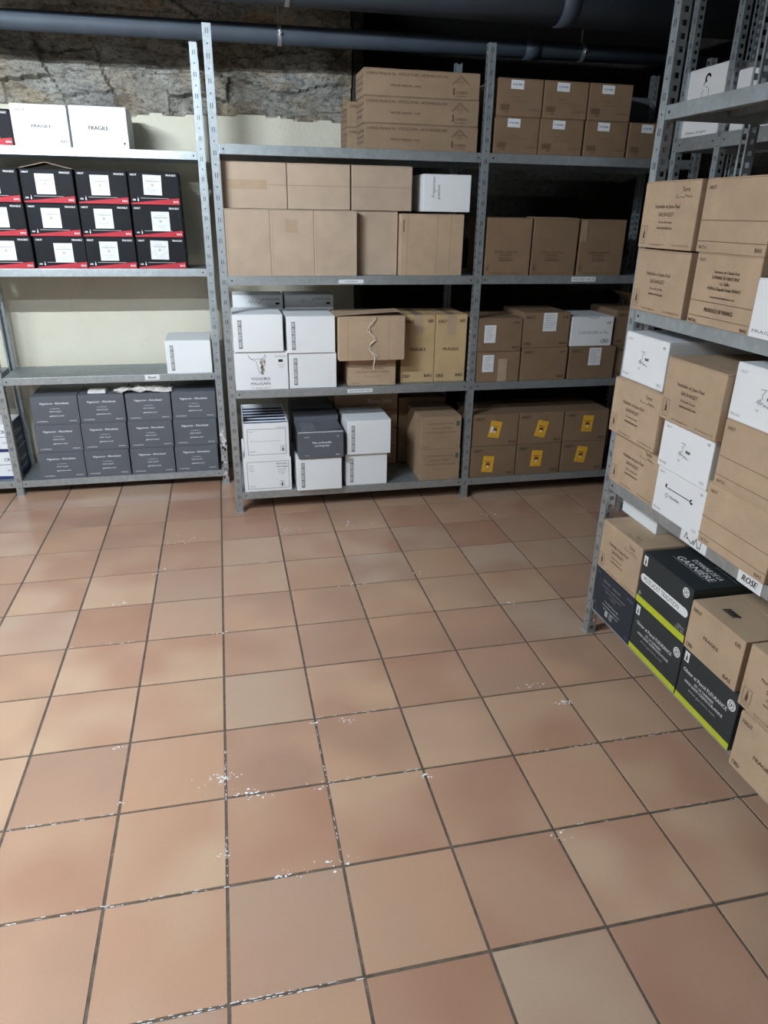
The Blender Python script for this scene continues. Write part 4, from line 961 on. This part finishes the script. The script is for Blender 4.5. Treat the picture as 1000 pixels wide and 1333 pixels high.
# ------------------------------------------------------------------ plaster crumbs on the floor (uncountable)
def crumbs():
    mb = MB(); rg = random.Random(9)
    spots = [(-.345, -.02, .012, 8), (-.31, -.27, .008, 4), (-.01, -.225, .03, 26), (.0, -.52, .018, 9), (.075, -.34+.03, .03, 18), (.29, -.61, .03, 10), (.62, -.34, .012, 8), (1.215, -.02-.07, .02, 14), (1.13, .03, .03, 10), (.42, -.02-.02, .02, 8), (.15, -.62, .02, 12),
             (.31, -.02, .02, 6), (.0, .62, .02, 6), (-.31, 1.24, .05, 8), (-.45, .95, .03, 5), (.38, 1.62, .05, 10), (.72, 1.66, .05, 8), (.62, .93, .04, 6), (.95, .99, .03, 5), (-.20, 1.58, .08, 10), (1.55, 1.64, .05, 8), (1.3, .62, .02, 5), (.93, -.65, .03, 5), (.31, -.31, .03, 7)]
    for cx, cy, s, n in spots:
        for i in range(n//2):
            x, y = cx+rg.gauss(0, s*.6), cy+rg.gauss(0, s*.35); r = rg.uniform(.002, .0075); a0 = rg.uniform(0, 6.3); k = rg.randint(5, 8)
            ps = [(x+r*rg.uniform(.4, 1.2)*math.cos(a0+6.283*q/k), y+.6*r*rg.uniform(.4, 1.2)*math.sin(a0+6.283*q/k)) for q in range(k)]; hh = .0006+.0008*rg.random()
            mb.quad([(a, b, hh) for a, b in ps], 'label_white')
            for (a, b), (c, d) in zip(ps, ps[1:]+ps[:1]): mb.quad([(a, b, -.0002), (c, d, -.0002), (c, d, hh), (a, b, hh)], 'label_white')
        for i in range(n):
            x, y = cx+rg.gauss(0, s), cy+rg.gauss(0, s*.45); r = rg.uniform(.0008, .0032)
            bm = bmesh.new(); bmesh.ops.create_icosphere(bm, subdivisions=1, radius=r)
            for v in bm.verts: v.co *= rg.uniform(.6, 1.3); v.co.z *= .5
            mb.add_bm(bm, 'label_white', Matrix.Translation((x, y, r*.35+.0003))); bm.free()
    # pale chips along the joints, painting in glints on the tile edges
    for x0, x1, y, n in ((-.30, .30, -.9325, 60), (-.85, .0, -.6225, 55), (.0, .10, -.9325, 12), (-.75, -.32, -.3125, 22), (.30, .62, -.3125, 14), (.93, 1.5, -.3125, 26), (.31, .60, -.0025, 12), (-.62, -.31, .62, 8), (-.31, .31, 1.24, 12), (.95, 1.55, -.6225, 10)):
        for i in range(n):
            x = rg.uniform(x0, x1); l = rg.uniform(.003, .016); yy = y+rg.choice((0, .0055))+rg.uniform(-.0008, .0008); w_ = rg.uniform(.0006, .0014)
            mb.quad([(x, yy-w_, .0004), (x+l, yy-w_*.6, .0004), (x+l, yy+w_*.6, .0005), (x, yy+w_, .0005)], 'label_white')
    for y0, y1, x, n in ((-.34, -.10, -.0020, 26), (-.62, -.40, -.0020, 8), (-.30, -.02, .3080, 14), (-.62, -.32, .3080, 8)):
        for i in range(n):
            y = rg.uniform(y0, y1); l = rg.uniform(.003, .012); xx = x+rg.uniform(-.001, .003); w_ = rg.uniform(.0006, .0014)
            mb.quad([(xx-w_, y, .0004), (xx+w_, y, .0004), (xx+w_*.6, y+l, .0005), (xx-w_*.6, y+l, .0005)], 'label_white')
    o = tag(mb.obj('plaster_crumbs'), 'scattered white plaster crumbs, flakes and painted tile-edge glints along the floor joints', 'debris'); o['kind'] = 'stuff'
crumbs()
